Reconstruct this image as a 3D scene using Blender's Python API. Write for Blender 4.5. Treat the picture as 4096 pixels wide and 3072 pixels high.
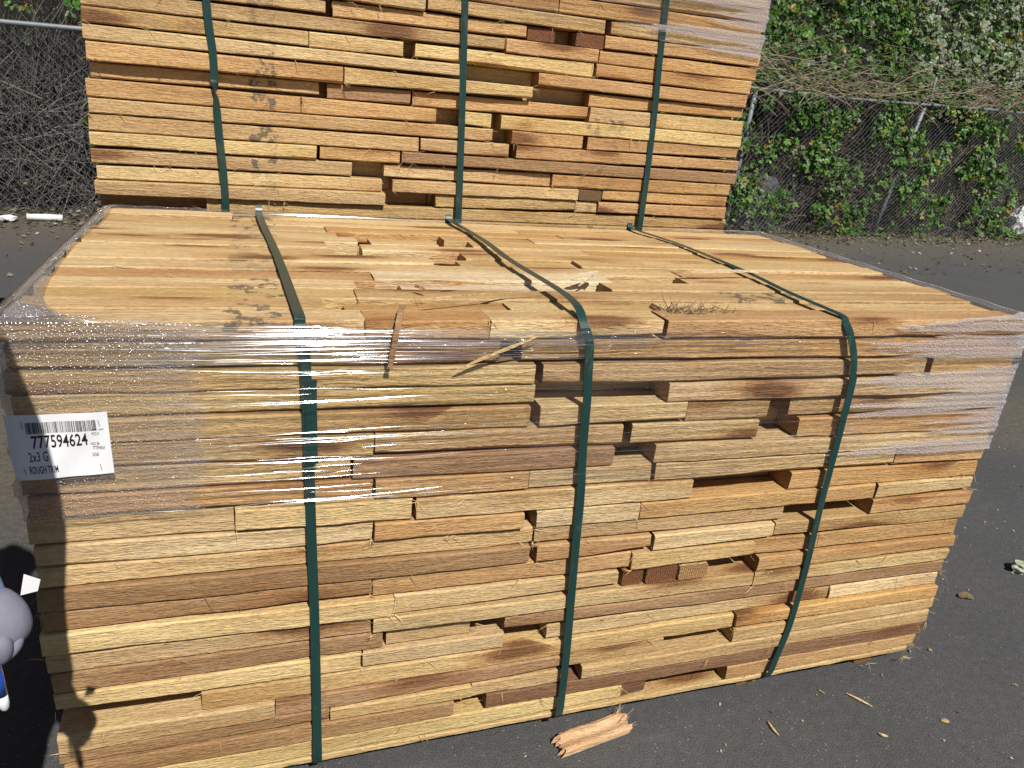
import bpy, bmesh, math, random
import numpy as np
from mathutils import Vector, Matrix
random.seed(7); RNG = np.random.default_rng(11)
for o in list(bpy.data.objects): bpy.data.objects.remove(o)
scene = bpy.context.scene
COL = scene.collection

# ------------------------------------------------------------------ camera
cam_d = bpy.data.cameras.new('camera'); cam = bpy.data.objects.new('camera', cam_d); COL.objects.link(cam)
cam.location = (0.35272, -1.24699, 1.40184)
cam.rotation_euler = (1.21000113, -0.09638826, -0.31906996)
cam_d.sensor_width = 36.0; cam_d.lens = 26.53; cam_d.clip_start = 0.02; cam_d.clip_end = 400
scene.camera = cam
# ------------------------------------------------------------------ sky and sun
SUN_EL, SUN_AZ = math.radians(50), math.radians(8)      # from the front, a little to the right
world = bpy.data.worlds.new('World'); scene.world = world; world.use_nodes = True
wn = world.node_tree.nodes; wn.clear()
sky = wn.new('ShaderNodeTexSky'); sky.sky_type = 'NISHITA'; sky.sun_disc = False; sky.air_density = 0.7; sky.dust_density = 0.4
sky.sun_elevation = SUN_EL; sky.sun_rotation = math.radians(180) - SUN_AZ
bg = wn.new('ShaderNodeBackground'); bg.inputs['Strength'].default_value = 0.05
wo = wn.new('ShaderNodeOutputWorld')
world.node_tree.links.new(sky.outputs[0], bg.inputs[0]); world.node_tree.links.new(bg.outputs[0], wo.inputs[0])
sd = bpy.data.lights.new('sun', 'SUN'); sd.energy = 5.0; sd.angle = math.radians(0.53); sd.color = (1.0, 0.95, 0.87)
sun = bpy.data.objects.new('sun', sd); COL.objects.link(sun)
sv = Vector((math.sin(SUN_AZ)*math.cos(SUN_EL), -math.cos(SUN_AZ)*math.cos(SUN_EL), math.sin(SUN_EL)))
sun.rotation_euler = sv.to_track_quat('Z', 'Y').to_euler(); sun.location = sv*20
scene.view_settings.view_transform = 'Standard'; scene.view_settings.look = 'None'
scene.view_settings.exposure = 0.12; scene.view_settings.gamma = 1.0
scene.render.engine = 'CYCLES'
scene.cycles.transparent_max_bounces = 10; scene.cycles.max_bounces = 6; scene.cycles.diffuse_bounces = 3; scene.cycles.glossy_bounces = 3

# ------------------------------------------------------------------ node helpers
class NT:
    def __init__(s, name):
        s.m = bpy.data.materials.new(name); s.m.use_nodes = True; s.t = s.m.node_tree; s.t.nodes.clear()
        s.out = s.n('ShaderNodeOutputMaterial')
    def n(s, typ, **kw):
        nd = s.t.nodes.new(typ)
        for k, v in kw.items(): setattr(nd, k, v)
        return nd
    def l(s, a, b): s.t.links.new(a, b)
    def val(s, inp, v):
        if isinstance(v, bpy.types.NodeSocket): s.l(v, inp)
        else: inp.default_value = v
    def math(s, op, a, b=0.0, c=None, clamp=False):
        nd = s.n('ShaderNodeMath', operation=op, use_clamp=clamp)
        s.val(nd.inputs[0], a); s.val(nd.inputs[1], b)
        if c is not None: s.val(nd.inputs[2], c)
        return nd.outputs[0]
    def vmul(s, v, k):
        nd = s.n('ShaderNodeVectorMath', operation='MULTIPLY'); s.l(v, nd.inputs[0]); s.val(nd.inputs[1], k); return nd.outputs[0]
    def vadd(s, v, k):
        nd = s.n('ShaderNodeVectorMath', operation='ADD'); s.l(v, nd.inputs[0]); s.val(nd.inputs[1], k); return nd.outputs[0]
    def noise(s, v, scale=1.0, detail=4.0, rough=0.55, dist=0.0):
        nd = s.n('ShaderNodeTexNoise'); s.l(v, nd.inputs['Vector'])
        nd.inputs['Scale'].default_value = scale; nd.inputs['Detail'].default_value = detail
        nd.inputs['Roughness'].default_value = rough; nd.inputs['Distortion'].default_value = dist
        return nd.outputs['Fac']
    def ramp(s, fac, stops):
        nd = s.n('ShaderNodeValToRGB'); s.l(fac, nd.inputs[0]); e = nd.color_ramp.elements
        while len(e) < len(stops): e.new(0.5)
        for i, (p, c) in enumerate(stops):
            e[i].position = p; e[i].color = (c, c, c, 1) if not hasattr(c, '__len__') else (*c[:3], 1)
        return nd.outputs[0]
    def maprange(s, v, a, b, c=0.0, d=1.0):
        nd = s.n('ShaderNodeMapRange'); nd.clamp = True; s.val(nd.inputs[0], v)
        for i, q in zip((1, 2, 3, 4), (a, b, c, d)): s.val(nd.inputs[i], q)
        return nd.outputs[0]
    def mix(s, fac, a, b, mode='MIX'):
        nd = s.n('ShaderNodeMix', data_type='RGBA', blend_type=mode, clamp_factor=True)
        s.val(nd.inputs[0], fac)
        for i, q in ((6, a), (7, b)):
            if isinstance(q, bpy.types.NodeSocket): s.l(q, nd.inputs[i])
            else: nd.inputs[i].default_value = (*q[:3], 1) if hasattr(q, '__len__') else (q, q, q, 1)
        return nd.outputs[2]
    def bump(s, h, strength, dist, normal=None):
        nd = s.n('ShaderNodeBump'); s.l(h, nd.inputs['Height']); nd.inputs['Strength'].default_value = strength
        nd.inputs['Distance'].default_value = dist
        if normal: s.l(normal, nd.inputs['Normal'])
        return nd.outputs[0]
    def principled(s, color, rough=0.7, normal=None, spec=0.3, **kw):
        nd = s.n('ShaderNodeBsdfPrincipled')
        if isinstance(color, bpy.types.NodeSocket): s.l(color, nd.inputs['Base Color'])
        else: nd.inputs['Base Color'].default_value = (*color, 1)
        s.val(nd.inputs['Roughness'], rough); nd.inputs['Specular IOR Level'].default_value = spec
        if normal: s.l(normal, nd.inputs['Normal'])
        for k, v in kw.items(): s.val(nd.inputs[k], v)
        return nd
    def finish(s, sh):
        s.l(sh.outputs[0] if hasattr(sh, 'outputs') else sh, s.out.inputs[0]); return s.m
def sep(t, v):
    nd = t.n('ShaderNodeSeparateXYZ'); t.l(v, nd.inputs[0]); return nd.outputs
def attr(t, name):
    nd = t.n('ShaderNodeAttribute', attribute_name=name); return nd.outputs[0]

# ------------------------------------------------------------------ materials
def mat_wood():
    t = NT('rough_cedar'); tc = t.n('ShaderNodeTexCoord'); oi = t.n('ShaderNodeObjectInfo'); geo = t.n('ShaderNodeNewGeometry')
    off = t.n('ShaderNodeCombineXYZ'); t.l(t.math('MULTIPLY', oi.outputs['Random'], 53.0), off.inputs[0]); t.l(t.math('MULTIPLY', oi.outputs['Random'], 17.0), off.inputs[1])
    v = t.vadd(tc.outputs['Object'], off.outputs[0])
    tone = attr(t, 'tone')
    wob = t.noise(t.vmul(v, (3.0, 9.0, 9.0)), 1.0, 2.0)
    wv = t.n('ShaderNodeVectorMath', operation='ADD'); t.l(v, wv.inputs[0])
    cw = t.n('ShaderNodeCombineXYZ'); t.l(t.math('MULTIPLY', wob, 0.045), cw.inputs[2]); t.l(t.math('MULTIPLY', wob, 0.03), cw.inputs[1]); t.l(cw.outputs[0], wv.inputs[1])
    g1 = t.noise(t.vmul(wv.outputs[0], (2.2, 110.0, 110.0)), 1.0, 4.0, 0.6)      # growth streaks along the plank
    g2 = t.noise(t.vmul(v, (42.0, 300.0, 300.0)), 1.0, 2.5, 0.6, 0.6)                 # torn fibres
    g3 = t.noise(t.vmul(v, (1.7, 16.0, 16.0)), 1.0, 3.0, 0.55)                   # broad heartwood and sapwood patches
    g4 = t.noise(t.vmul(v, (90.0, 90.0, 90.0)), 1.0, 3.0, 0.6)
    c = t.mix(t.maprange(g3, 0.30, 0.72), t.mix(1.0, tone, (1.12, 1.13, 1.10), 'MULTIPLY'), t.mix(1.0, tone, (0.76, 0.64, 0.52), 'MULTIPLY'))
    c = t.mix(1.0, c, t.ramp(g1, [(0.28, 0.80), (0.47, 0.99), (0.72, 1.08)]), 'MULTIPLY')
    c = t.mix(1.0, c, t.ramp(g2, [(0.30, 0.84), (0.44, 0.98), (0.58, 1.02), (0.75, 1.06)]), 'MULTIPLY')
    c = t.mix(1.0, c, t.ramp(g4, [(0.3, 0.86), (0.6, 1.06)]), 'MULTIPLY')
    # dark weather checks, thin
    ck = t.noise(t.vmul(v, (9.0, 420.0, 420.0)), 1.0, 2.0, 0.5)
    c = t.mix(t.maprange(ck, 0.69, 0.76, 0, 0.55), c, (0.10, 0.055, 0.025))
    # knots
    vo = t.n('ShaderNodeTexVoronoi'); t.l(t.vmul(wv.outputs[0], (3.6, 15.0, 15.0)), vo.inputs['Vector']); vo.inputs['Scale'].default_value = 1.0
    vd = vo.outputs['Distance']; vc = sep(t, vo.outputs['Color'])
    kn = t.math('MULTIPLY', t.math('GREATER_THAN', vc[0], 0.66), t.maprange(t.math('ADD', vd, t.math('MULTIPLY', g4, 0.10)), 0.24, 0.40, 1.0, 0.0))
    halo = t.math('MULTIPLY', t.math('GREATER_THAN', vc[0], 0.66), t.maprange(vd, 0.18, 0.62, 0.8, 0.0))
    c = t.mix(halo, c, t.mix(1.0, c, (0.72, 0.52, 0.36), 'MULTIPLY'))
    c = t.mix(t.math('MULTIPLY', kn, 0.85), c, t.mix(g2, (0.05, 0.02, 0.009), (0.24, 0.10, 0.035)))
    # grey-black mildew where the cross sticks lay
    P = sep(t, geo.outputs['Position'])
    mn = t.noise(t.vmul(geo.outputs['Position'], (28.0, 28.0, 28.0)), 1.0, 5.0, 0.68)
    def band(x, w): return t.maprange(t.math('ABSOLUTE', t.math('SUBTRACT', P[0], x)), w*0.55, w, 1.0, 0.0)
    back = t.math('GREATER_THAN', P[1], 1.1)
    topm = t.math('MULTIPLY', t.math('LESS_THAN', P[1], 1.1), t.math('GREATER_THAN', P[2], 1.005))
    lowm = t.math('LESS_THAN', P[2], 1.3)
    bb = t.math('MULTIPLY', back, t.math('ADD', band(0.405, 0.06), t.math('MULTIPLY', band(1.49, 0.11), t.math('LESS_THAN', P[2], 1.37))))
    bt = t.math('MULTIPLY', topm, t.math('ADD', band(0.365, 0.075), t.math('MULTIPLY', band(1.5, 0.17), t.maprange(t.math('ABSOLUTE', t.math('SUBTRACT', P[1], 0.22)), 0.05, 0.13, 1.0, 0.0))))
    speck = t.math('MULTIPLY', topm, 0.16)
    bm = t.math('ADD', t.math('ADD', bb, bt), speck, clamp=True)
    thr = t.maprange(t.math('MULTIPLY', mn, t.math('ADD', 0.62, t.math('MULTIPLY', bm, 0.42))), 0.535, 0.60, 0.0, 0.80)
    own = t.maprange(t.math('FRACT', t.math('MULTIPLY', oi.outputs['Random'], 7.31)), 0.15, 0.75, 0.15, 1.0)
    c = t.mix(t.math('MULTIPLY', t.math('MULTIPLY', thr, own), t.math('GREATER_THAN', bm, 0.02)), c, (0.07, 0.068, 0.055))
    # end grain
    nx = sep(t, tc.outputs['Normal'])[0]
    em = t.math('GREATER_THAN', t.math('ABSOLUTE', nx), 0.75)
    wv2 = t.n('ShaderNodeTexWave', wave_type='RINGS', rings_direction='X'); t.l(t.vadd(t.vmul(v, (1, 1, 1)), (0, -off.inputs[1].default_value + 0.3, 0.5)), wv2.inputs['Vector'])
    wv2.inputs['Scale'].default_value = 55.0; wv2.inputs['Distortion'].default_value = 3.0; wv2.inputs['Detail'].default_value = 2.0
    ec = t.mix(wv2.outputs['Fac'], t.mix(1.0, tone, (0.42, 0.30, 0.24), 'MULTIPLY'), t.mix(1.0, tone, (0.80, 0.68, 0.58), 'MULTIPLY'))
    c = t.mix(em, c, ec)
    h = t.math('ADD', t.math('MULTIPLY', g2, 1.0), t.math('MULTIPLY', g1, 0.7))
    h = t.math('ADD', h, t.math('MULTIPLY', g4, 0.5))
    nb = t.bump(h, 1.0, 0.0040)
    return t.finish(t.principled(c, 0.58, nb, 0.38))
def mat_film(name, x0, x1, zt, drops=True):
    """clear stretch film: wrinkles running along the wrap, condensation near both ends"""
    t = NT(name); tc = t.n('ShaderNodeTexCoord'); v = tc.outputs['Object']; P = sep(t, v)
    s1 = t.noise(t.vmul(v, (0.22, 0.22, 78.0)), 1.0, 1.3, 0.45)
    s3 = t.noise(t.vmul(v, (5.0, 5.0, 16.0)), 1.0, 3.0, 0.5)
    tight = t.math('MULTIPLY', t.maprange(P[0], x0+1.25, x0+0.55, 0.22, 1.0), t.maprange(P[2], zt-0.16, zt-0.05, 0.50, 1.0))
    wr = t.math('MULTIPLY', s1, tight)
    n1 = t.bump(wr, 1.0, 0.0180)
    vo = t.n('ShaderNodeTexVoronoi'); t.l(t.vmul(v, (210.0, 210.0, 210.0)), vo.inputs['Vector']); vo.inputs['Scale'].default_value = 1.0
    drop = t.maprange(vo.outputs['Distance'], 0.0, 0.5, 1.0, 0.0)
    edge = t.noise(t.vmul(v, (7.0, 7.0, 26.0)), 1.0, 5.0, 0.65)
    wide = t.noise(t.vmul(v, (1.3, 1.3, 40.0)), 1.0, 4.0, 0.6)
    dl = t.math('ADD', P[0], t.math('MULTIPLY', t.math('SUBTRACT', edge, 0.5), 0.16))
    left = t.maprange(dl, x0+0.26, x0+0.28, 1.0, 0.0)
    dr = t.math('ADD', P[0], t.math('MULTIPLY', t.math('SUBTRACT', wide, 0.5), 2.6))
    right = t.maprange(dr, x1-0.30, x1-0.24, 0.0, 1.0)
    zone = t.math('MAXIMUM', left, right) if drops else right
    n2 = t.bump(t.math('MULTIPLY', t.math('POWER', drop, 0.5), zone), 1.0, 0.0035, n1)
    lw = t.n('ShaderNodeLayerWeight'); lw.inputs['Blend'].default_value = 0.25; t.l(n1, lw.inputs['Normal'])
    gl = t.n('ShaderNodeBsdfGlossy'); gl.inputs['Color'].default_value = (0.95, 0.96, 1.0, 1); t.l(n2, gl.inputs['Normal'])
    t.l(t.math('ADD', 0.10, t.math('MULTIPLY', zone, 0.08)), gl.inputs['Roughness'])
    tr = t.n('ShaderNodeBsdfTransparent'); tr.inputs['Color'].default_value = (0.975, 0.97, 0.975, 1)
    fac = t.math('ADD', t.math('ADD', t.math('MULTIPLY', lw.outputs['Fresnel'], 0.32), t.math('MULTIPLY', t.maprange(P[2], zt-0.09, zt-0.04, 0.0, 0.22), t.maprange(P[0], x0+1.2, x0+0.5))), t.math('ADD', 0.015, t.math('MULTIPLY', zone, 0.10)))
    m1 = t.n('ShaderNodeMixShader'); t.l(fac, m1.inputs[0]); t.l(tr.outputs[0], m1.inputs[1]); t.l(gl.outputs[0], m1.inputs[2])
    df = t.n('ShaderNodeBsdfDiffuse'); df.inputs['Color'].default_value = (0.86, 0.80, 0.81, 1); t.l(n2, df.inputs['Normal'])
    tl = t.n('ShaderNodeBsdfTranslucent'); tl.inputs['Color'].default_value = (0.75, 0.72, 0.74, 1)
    md = t.n('ShaderNodeMixShader'); md.inputs[0].default_value = 0.35; t.l(df.outputs[0], md.inputs[1]); t.l(tl.outputs[0], md.inputs[2])
    m2 = t.n('ShaderNodeMixShader')
    haze = t.math('ADD', t.math('MULTIPLY', t.math('ADD', t.math('MULTIPLY', left, 0.75 if drops else 0.0), t.math('MULTIPLY', right, 2.5)), t.math('ADD', 0.16, t.math('MULTIPLY', drop, 0.24))), t.maprange(s3, 0.45, 0.75, 0.0, 0.05))
    t.l(haze, m2.inputs[0]); t.l(m1.outputs[0], m2.inputs[1]); t.l(md.outputs[0], m2.inputs[2])
    return t.finish(m2)
def mat_strap():
    t = NT('green_strap'); tc = t.n('ShaderNodeTexCoord'); v = tc.outputs['Object']
    n = t.noise(t.vmul(v, (60, 60, 9)), 1.0, 4.0); f = t.noise(t.vmul(v, (300, 900, 900)), 1.0, 2.0)
    c = t.mix(n, (0.009, 0.036, 0.032), (0.014, 0.052, 0.046))
    d = t.noise(t.vmul(v, (40, 40, 14)), 1.0, 5.0, 0.7)
    c = t.mix(t.maprange(d, 0.58, 0.75, 0, 0.5), c, (0.12, 0.13, 0.10))
    return t.finish(t.principled(c, 0.34, t.bump(f, 0.25, 0.0006), 0.5))
def mat_asphalt():
    t = NT('asphalt'); geo = t.n('ShaderNodeNewGeometry'); v = geo.outputs['Position']; P = sep(t, v)
    fine = t.noise(v, 260.0, 3.0, 0.6); mid = t.noise(v, 38.0, 4.0, 0.6); big = t.noise(v, 1.3, 4.0, 0.6)
    c = t.mix(big, (0.060, 0.061, 0.063), (0.100, 0.101, 0.102))
    c = t.mix(1.0, c, t.ramp(fine, [(0.3, 0.55), (0.5, 1.0), (0.72, 1.55)]), 'MULTIPLY')
    c = t.mix(1.0, c, t.ramp(mid, [(0.3, 0.85), (0.7, 1.12)]), 'MULTIPLY')
    vo = t.n('ShaderNodeTexVoronoi'); t.l(v, vo.inputs['Vector']); vo.inputs['Scale'].default_value = 95.0
    sp = t.math('MULTIPLY', t.math('GREATER_THAN', sep(t, vo.outputs['Color'])[0], 0.90), t.math('LESS_THAN', vo.outputs['Distance'], 0.22))
    c = t.mix(t.math('MULTIPLY', sp, 0.6), c, (0.26, 0.25, 0.23))
    # pale scuff trails and dust blown against the fence
    sc = t.noise(t.vmul(v, (2.2, 9.0, 1.0)), 1.0, 5.0, 0.6)
    c = t.mix(t.maprange(sc, 0.60, 0.80, 0.0, 0.28), c, (0.17, 0.165, 0.155))
    fd = t.math('SUBTRACT', P[1], t.math('ADD', 6.65, t.math('MULTIPLY', t.math('ADD', P[0], 1.3), 0.1127)))
    fd = t.math('ADD', fd, t.math('MULTIPLY', t.math('SUBTRACT', t.noise(v, 1.6, 4.0), 0.5), 1.6))
    dirt = t.maprange(fd, -2.2, -0.5)
    dc = t.mix(t.noise(v, 46.0, 4.0, 0.65), (0.055, 0.045, 0.032), (0.20, 0.175, 0.135))
    c = t.mix(t.math('MULTIPLY', dirt, t.maprange(mid, 0.35, 0.6, 0.35, 1.0)), c, dc)
    # patch of trodden bark dust beside the bundle
    dx = t.math('SUBTRACT', P[0], 4.35); dy = t.math('SUBTRACT', P[1], 1.55)
    rr = t.math('SQRT', t.math('ADD', t.math('MULTIPLY', dx, dx), t.math('MULTIPLY', t.math('MULTIPLY', dy, dy), 2.0)))
    rr = t.math('ADD', rr, t.math('MULTIPLY', t.math('SUBTRACT', t.noise(v, 4.0, 5.0, 0.65), 0.5), 1.1))
    pm = t.math('MULTIPLY', t.maprange(rr, 0.45, 0.95, 1.0, 0.0), t.maprange(mid, 0.38, 0.6, 0.2, 1.0))
    c = t.mix(pm, c, dc)
    # second dirty zone on the left behind the bundle
    dx = t.math('SUBTRACT', P[0], -0.55); dy = t.math('SUBTRACT', P[1], 1.75)
    rr = t.math('SQRT', t.math('ADD', t.math('MULTIPLY', dx, dx), t.math('MULTIPLY', dy, dy)))
    rr = t.math('ADD', rr, t.math('MULTIPLY', t.math('SUBTRACT', t.noise(v, 4.0, 5.0, 0.65), 0.5), 1.0))
    c = t.mix(t.math('MULTIPLY', t.maprange(rr, 0.3, 0.8, 1.0, 0.0), t.maprange(mid, 0.38, 0.6, 0.2, 1.0)), c, dc)
    h = t.math('ADD', fine, t.math('MULTIPLY', mid, 0.6))
    return t.finish(t.principled(c, 0.82, t.bump(h, 0.7, 0.006), 0.3))
def mat_attr(name, rough=0.7, spec=0.2, nscale=40.0, trans=0.0, bump=0.0):
    t = NT(name); tc = t.n('ShaderNodeTexCoord'); c = attr(t, 'tone')
    n = t.noise(tc.outputs['Object'], nscale, 3.0)
    c = t.mix(1.0, c, t.ramp(n, [(0.3, 0.75), (0.7, 1.2)]), 'MULTIPLY')
    p = t.principled(c, rough, t.bump(n, 0.5, bump) if bump else None, spec)
    if trans:
        tl = t.n('ShaderNodeBsdfTranslucent'); t.l(t.mix(1.0, c, (1.3, 1.5, 0.5), 'MULTIPLY'), tl.inputs[0])
        m = t.n('ShaderNodeMixShader'); m.inputs[0].default_value = trans; t.l(p.outputs[0], m.inputs[1]); t.l(tl.outputs[0], m.inputs[2])
        return t.finish(m)
    return t.finish(p)
def mat_plain(name, c1, c2, rough=0.6, scale=30.0, spec=0.3, bump=0.0, stretch=(1, 1, 1), **kw):
    t = NT(name); tc = t.n('ShaderNodeTexCoord')
    n = t.noise(t.vmul(tc.outputs['Object'], stretch), scale, 4.0, 0.6)
    return t.finish(t.principled(t.mix(n, c1, c2), rough, t.bump(n, 0.6, bump) if bump else None, spec, **kw))
def mat_knit():
    t = NT('knit_glove_cloth'); tc = t.n('ShaderNodeTexCoord'); v = tc.outputs['Object']
    w = t.n('ShaderNodeTexWave', wave_type='BANDS', bands_direction='DIAGONAL'); t.l(v, w.inputs['Vector']); w.inputs['Scale'].default_value = 260.0; w.inputs['Distortion'].default_value = 1.0
    n = t.noise(v, 60.0, 4.0)
    c = t.mix(n, (0.19, 0.19, 0.25), (0.29, 0.29, 0.36))
    c = t.mix(1.0, c, t.ramp(w.outputs['Fac'], [(0.0, 0.82), (1.0, 1.08)]), 'MULTIPLY')
    return t.finish(t.principled(c, 0.9, t.bump(w.outputs['Fac'], 0.5, 0.0008), 0.1))
WOOD = mat_wood(); STRAP = mat_strap(); ASPHALT = mat_asphalt()
FILM = mat_film('stretch_film_clear', 0.0, 2.102, 1.03); FILM_B = mat_film('stretch_film_clear_rear', 0.0, 2.093, 1.03, False)

# ------------------------------------------------------------------ mesh helpers
def tag(o, label=None, cat=None, group=None, kind=None):
    if label: o['label'] = label
    if cat: o['category'] = cat
    if group: o['group'] = group
    if kind: o['kind'] = kind
    return o
def empty(name, loc=(0, 0, 0)):
    o = bpy.data.objects.new(name, None); o.location = loc; o.empty_display_size = 0.1; COL.objects.link(o); return o
def mesh_obj(name, V, F, mat, parent=None, tone=None, smooth=False, loc=(0, 0, 0)):
    me = bpy.data.meshes.new(name); me.from_pydata([tuple(v) for v in V], [], [tuple(f) for f in F])
    if mat: me.materials.append(mat)
    if tone is not None:
        a = me.color_attributes.new('tone', 'FLOAT_COLOR', 'POINT')
        T = np.asarray(tone, float)
        if T.ndim == 1: T = np.repeat(T[None, :3], len(V), 0)
        a.data.foreach_set('color', np.concatenate([T[:, :3], np.ones((len(V), 1))], 1).ravel())
    if smooth: me.polygons.foreach_set('use_smooth', [True]*len(me.polygons))
    me.update()
    o = bpy.data.objects.new(name, me); COL.objects.link(o); o.location = loc
    if parent: o.parent = parent; o.matrix_parent_inverse = Matrix.Identity(4)
    return o
def box_vf(x0, x1, y0, y1, z0, z1, b=0):
    V = [(x, y, z) for x in (x0, x1) for y in (y0, y1) for z in (z0, z1)]
    F = [(0+b, 1+b, 3+b, 2+b), (4+b, 6+b, 7+b, 5+b), (0+b, 4+b, 5+b, 1+b), (2+b, 3+b, 7+b, 6+b), (0+b, 2+b, 6+b, 4+b), (1+b, 5+b, 7+b, 3+b)]
    return V, F
def catmull(P, n=6):
    P = [Vector(p) for p in P]; P = [P[0]*2-P[1]] + P + [P[-1]*2-P[-2]]; out = []
    for i in range(1, len(P)-2):
        a, b, c, d = P[i-1:i+3]
        for k in range(n):
            t = k/n
            out.append(0.5*((2*b)+(c-a)*t+(2*a-5*b+4*c-d)*t*t+(3*b-a-3*c+d)*t**3))
    out.append(P[-2]); return out
def tube_vf(P, R, sides=6, cap=True, b=0):
    P = [Vector(p) for p in P]; V = []; F = []
    if not hasattr(R, '__len__'): R = [R]*len(P)
    for i, p in enumerate(P):
        d = (P[min(i+1, len(P)-1)]-P[max(i-1, 0)]).normalized()
        u = d.orthogonal().normalized() if i == 0 else (u - d*u.dot(d)).normalized()
        w = d.cross(u)
        for k in range(sides):
            a = 2*math.pi*k/sides; V.append(p+(u*math.cos(a)+w*math.sin(a))*R[i])
    for i in range(len(P)-1):
        for k in range(sides):
            k2 = (k+1) % sides; F.append((b+i*sides+k, b+i*sides+k2, b+(i+1)*sides+k2, b+(i+1)*sides+k))
    if cap:
        F.append(tuple(b+k for k in reversed(range(sides)))); F.append(tuple(b+(len(P)-1)*sides+k for k in range(sides)))
    return V, F

TONES = dict(p=(.62, .460, .240), y=(.66, .500, .250), t=(.54, .378, .188), o=(.54, .335, .150), b=(.38, .235, .122), d=(.22, .120, .066),
             w=(.76, .64, .45), e=(.30, .150, .070), f=(.56, .39, .21), c=(.21, .115, .070), g=(.26, .20, .11))
def tone_of(k):
    c = np.array(TONES[k])*random.uniform(0.90, 1.08); c[2] *= random.uniform(0.9, 1.1); return c
def smooth_noise(n, amp, step=5):
    m = max(2, n//step+2); pts = [random.uniform(-amp, amp) for _ in range(m)]; out = []
    for i in range(n):
        t = i/max(1, n-1)*(m-1); k = min(int(t), m-2); f = t-k; f = f*f*(3-2*f); out.append(pts[k]*(1-f)+pts[k+1]*f)
    return out
def plank_vf(length, dep, zlo, zhi, wane=0.0, rough=0.0017):
    """length along X centred on 0, front at y=0, back at y=dep; zlo/zhi are callables of x giving the bottom and top"""
    n = max(4, int(length/0.045)); ring = 8; V = []; F = []
    nz = [smooth_noise(n+1, rough, 4) for _ in range(6)]; wn_ = smooth_noise(n+1, 1.0, 9); jag = [random.gauss(0, rough*0.6) for _ in range(6*(n+1))]
    for i in range(n+1):
        x = -length/2+length*i/n
        j = jag[6*i:6*i+6]
        ex = [random.uniform(-0.0015, 0.0015) if i in (0, n) else 0 for _ in range(8)]
        a, c = zlo(x)+nz[0][i]*.5, zhi(x)+nz[1][i]*.5
        f = nz[2][i]*0.8
        c1 = 0.0022+abs(j[0]); c2 = 0.0022+abs(j[1]) + max(0.0, wn_[i])*wane
        pts = [(f+c2, a), (dep-.003, a), (dep, a+.003), (dep, c-.003), (dep-.003, c), (f+c1, c), (f+j[2]*.5, c-c1), (f+j[3]*.5, a+c2)]
        for k, (y, z) in enumerate(pts): V.append((x+ex[k], y, z))
    for i in range(n):
        for k in range(ring):
            k2 = (k+1) % ring; F.append((i*ring+k, (i+1)*ring+k, (i+1)*ring+k2, i*ring+k2))
    F.append(tuple(range(ring))); F.append(tuple(n*ring+k for k in reversed(range(ring))))
    return V, F
def ribbon(name, path, width, mat, parent, thick=0.0012, sides=None, sub=6):
    if parent is not None and parent.parent is None: path = [Vector(p)-parent.location for p in path]
    P = catmull(path, sub) if sub > 1 else [Vector(p) for p in path]; V = []; F = []
    n = len(P)
    for i, p in enumerate(P):
        d = (P[min(i+1, n-1)]-P[max(i-1, 0)]).normalized()
        s = Vector((1, 0, 0))
        if sides:
            a = sides(i/(n-1)); s = Vector((math.cos(a), math.sin(a), 0))
        s = (s-d*s.dot(d)).normalized(); nn = s.cross(d).normalized()
        for (u, w) in ((-1, -1), (1, -1), (1, 1), (-1, 1)): V.append(p+s*(u*width/2)+nn*(w*thick/2))
    for i in range(n-1):
        for k in range(4):
            k2 = (k+1) % 4; F.append((i*4+k, i*4+k2, (i+1)*4+k2, (i+1)*4+k))
    F.append((3, 2, 1, 0)); F.append(tuple((n-1)*4+k for k in range(4)))
    return mesh_obj(name, V, F, mat, parent)
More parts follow.
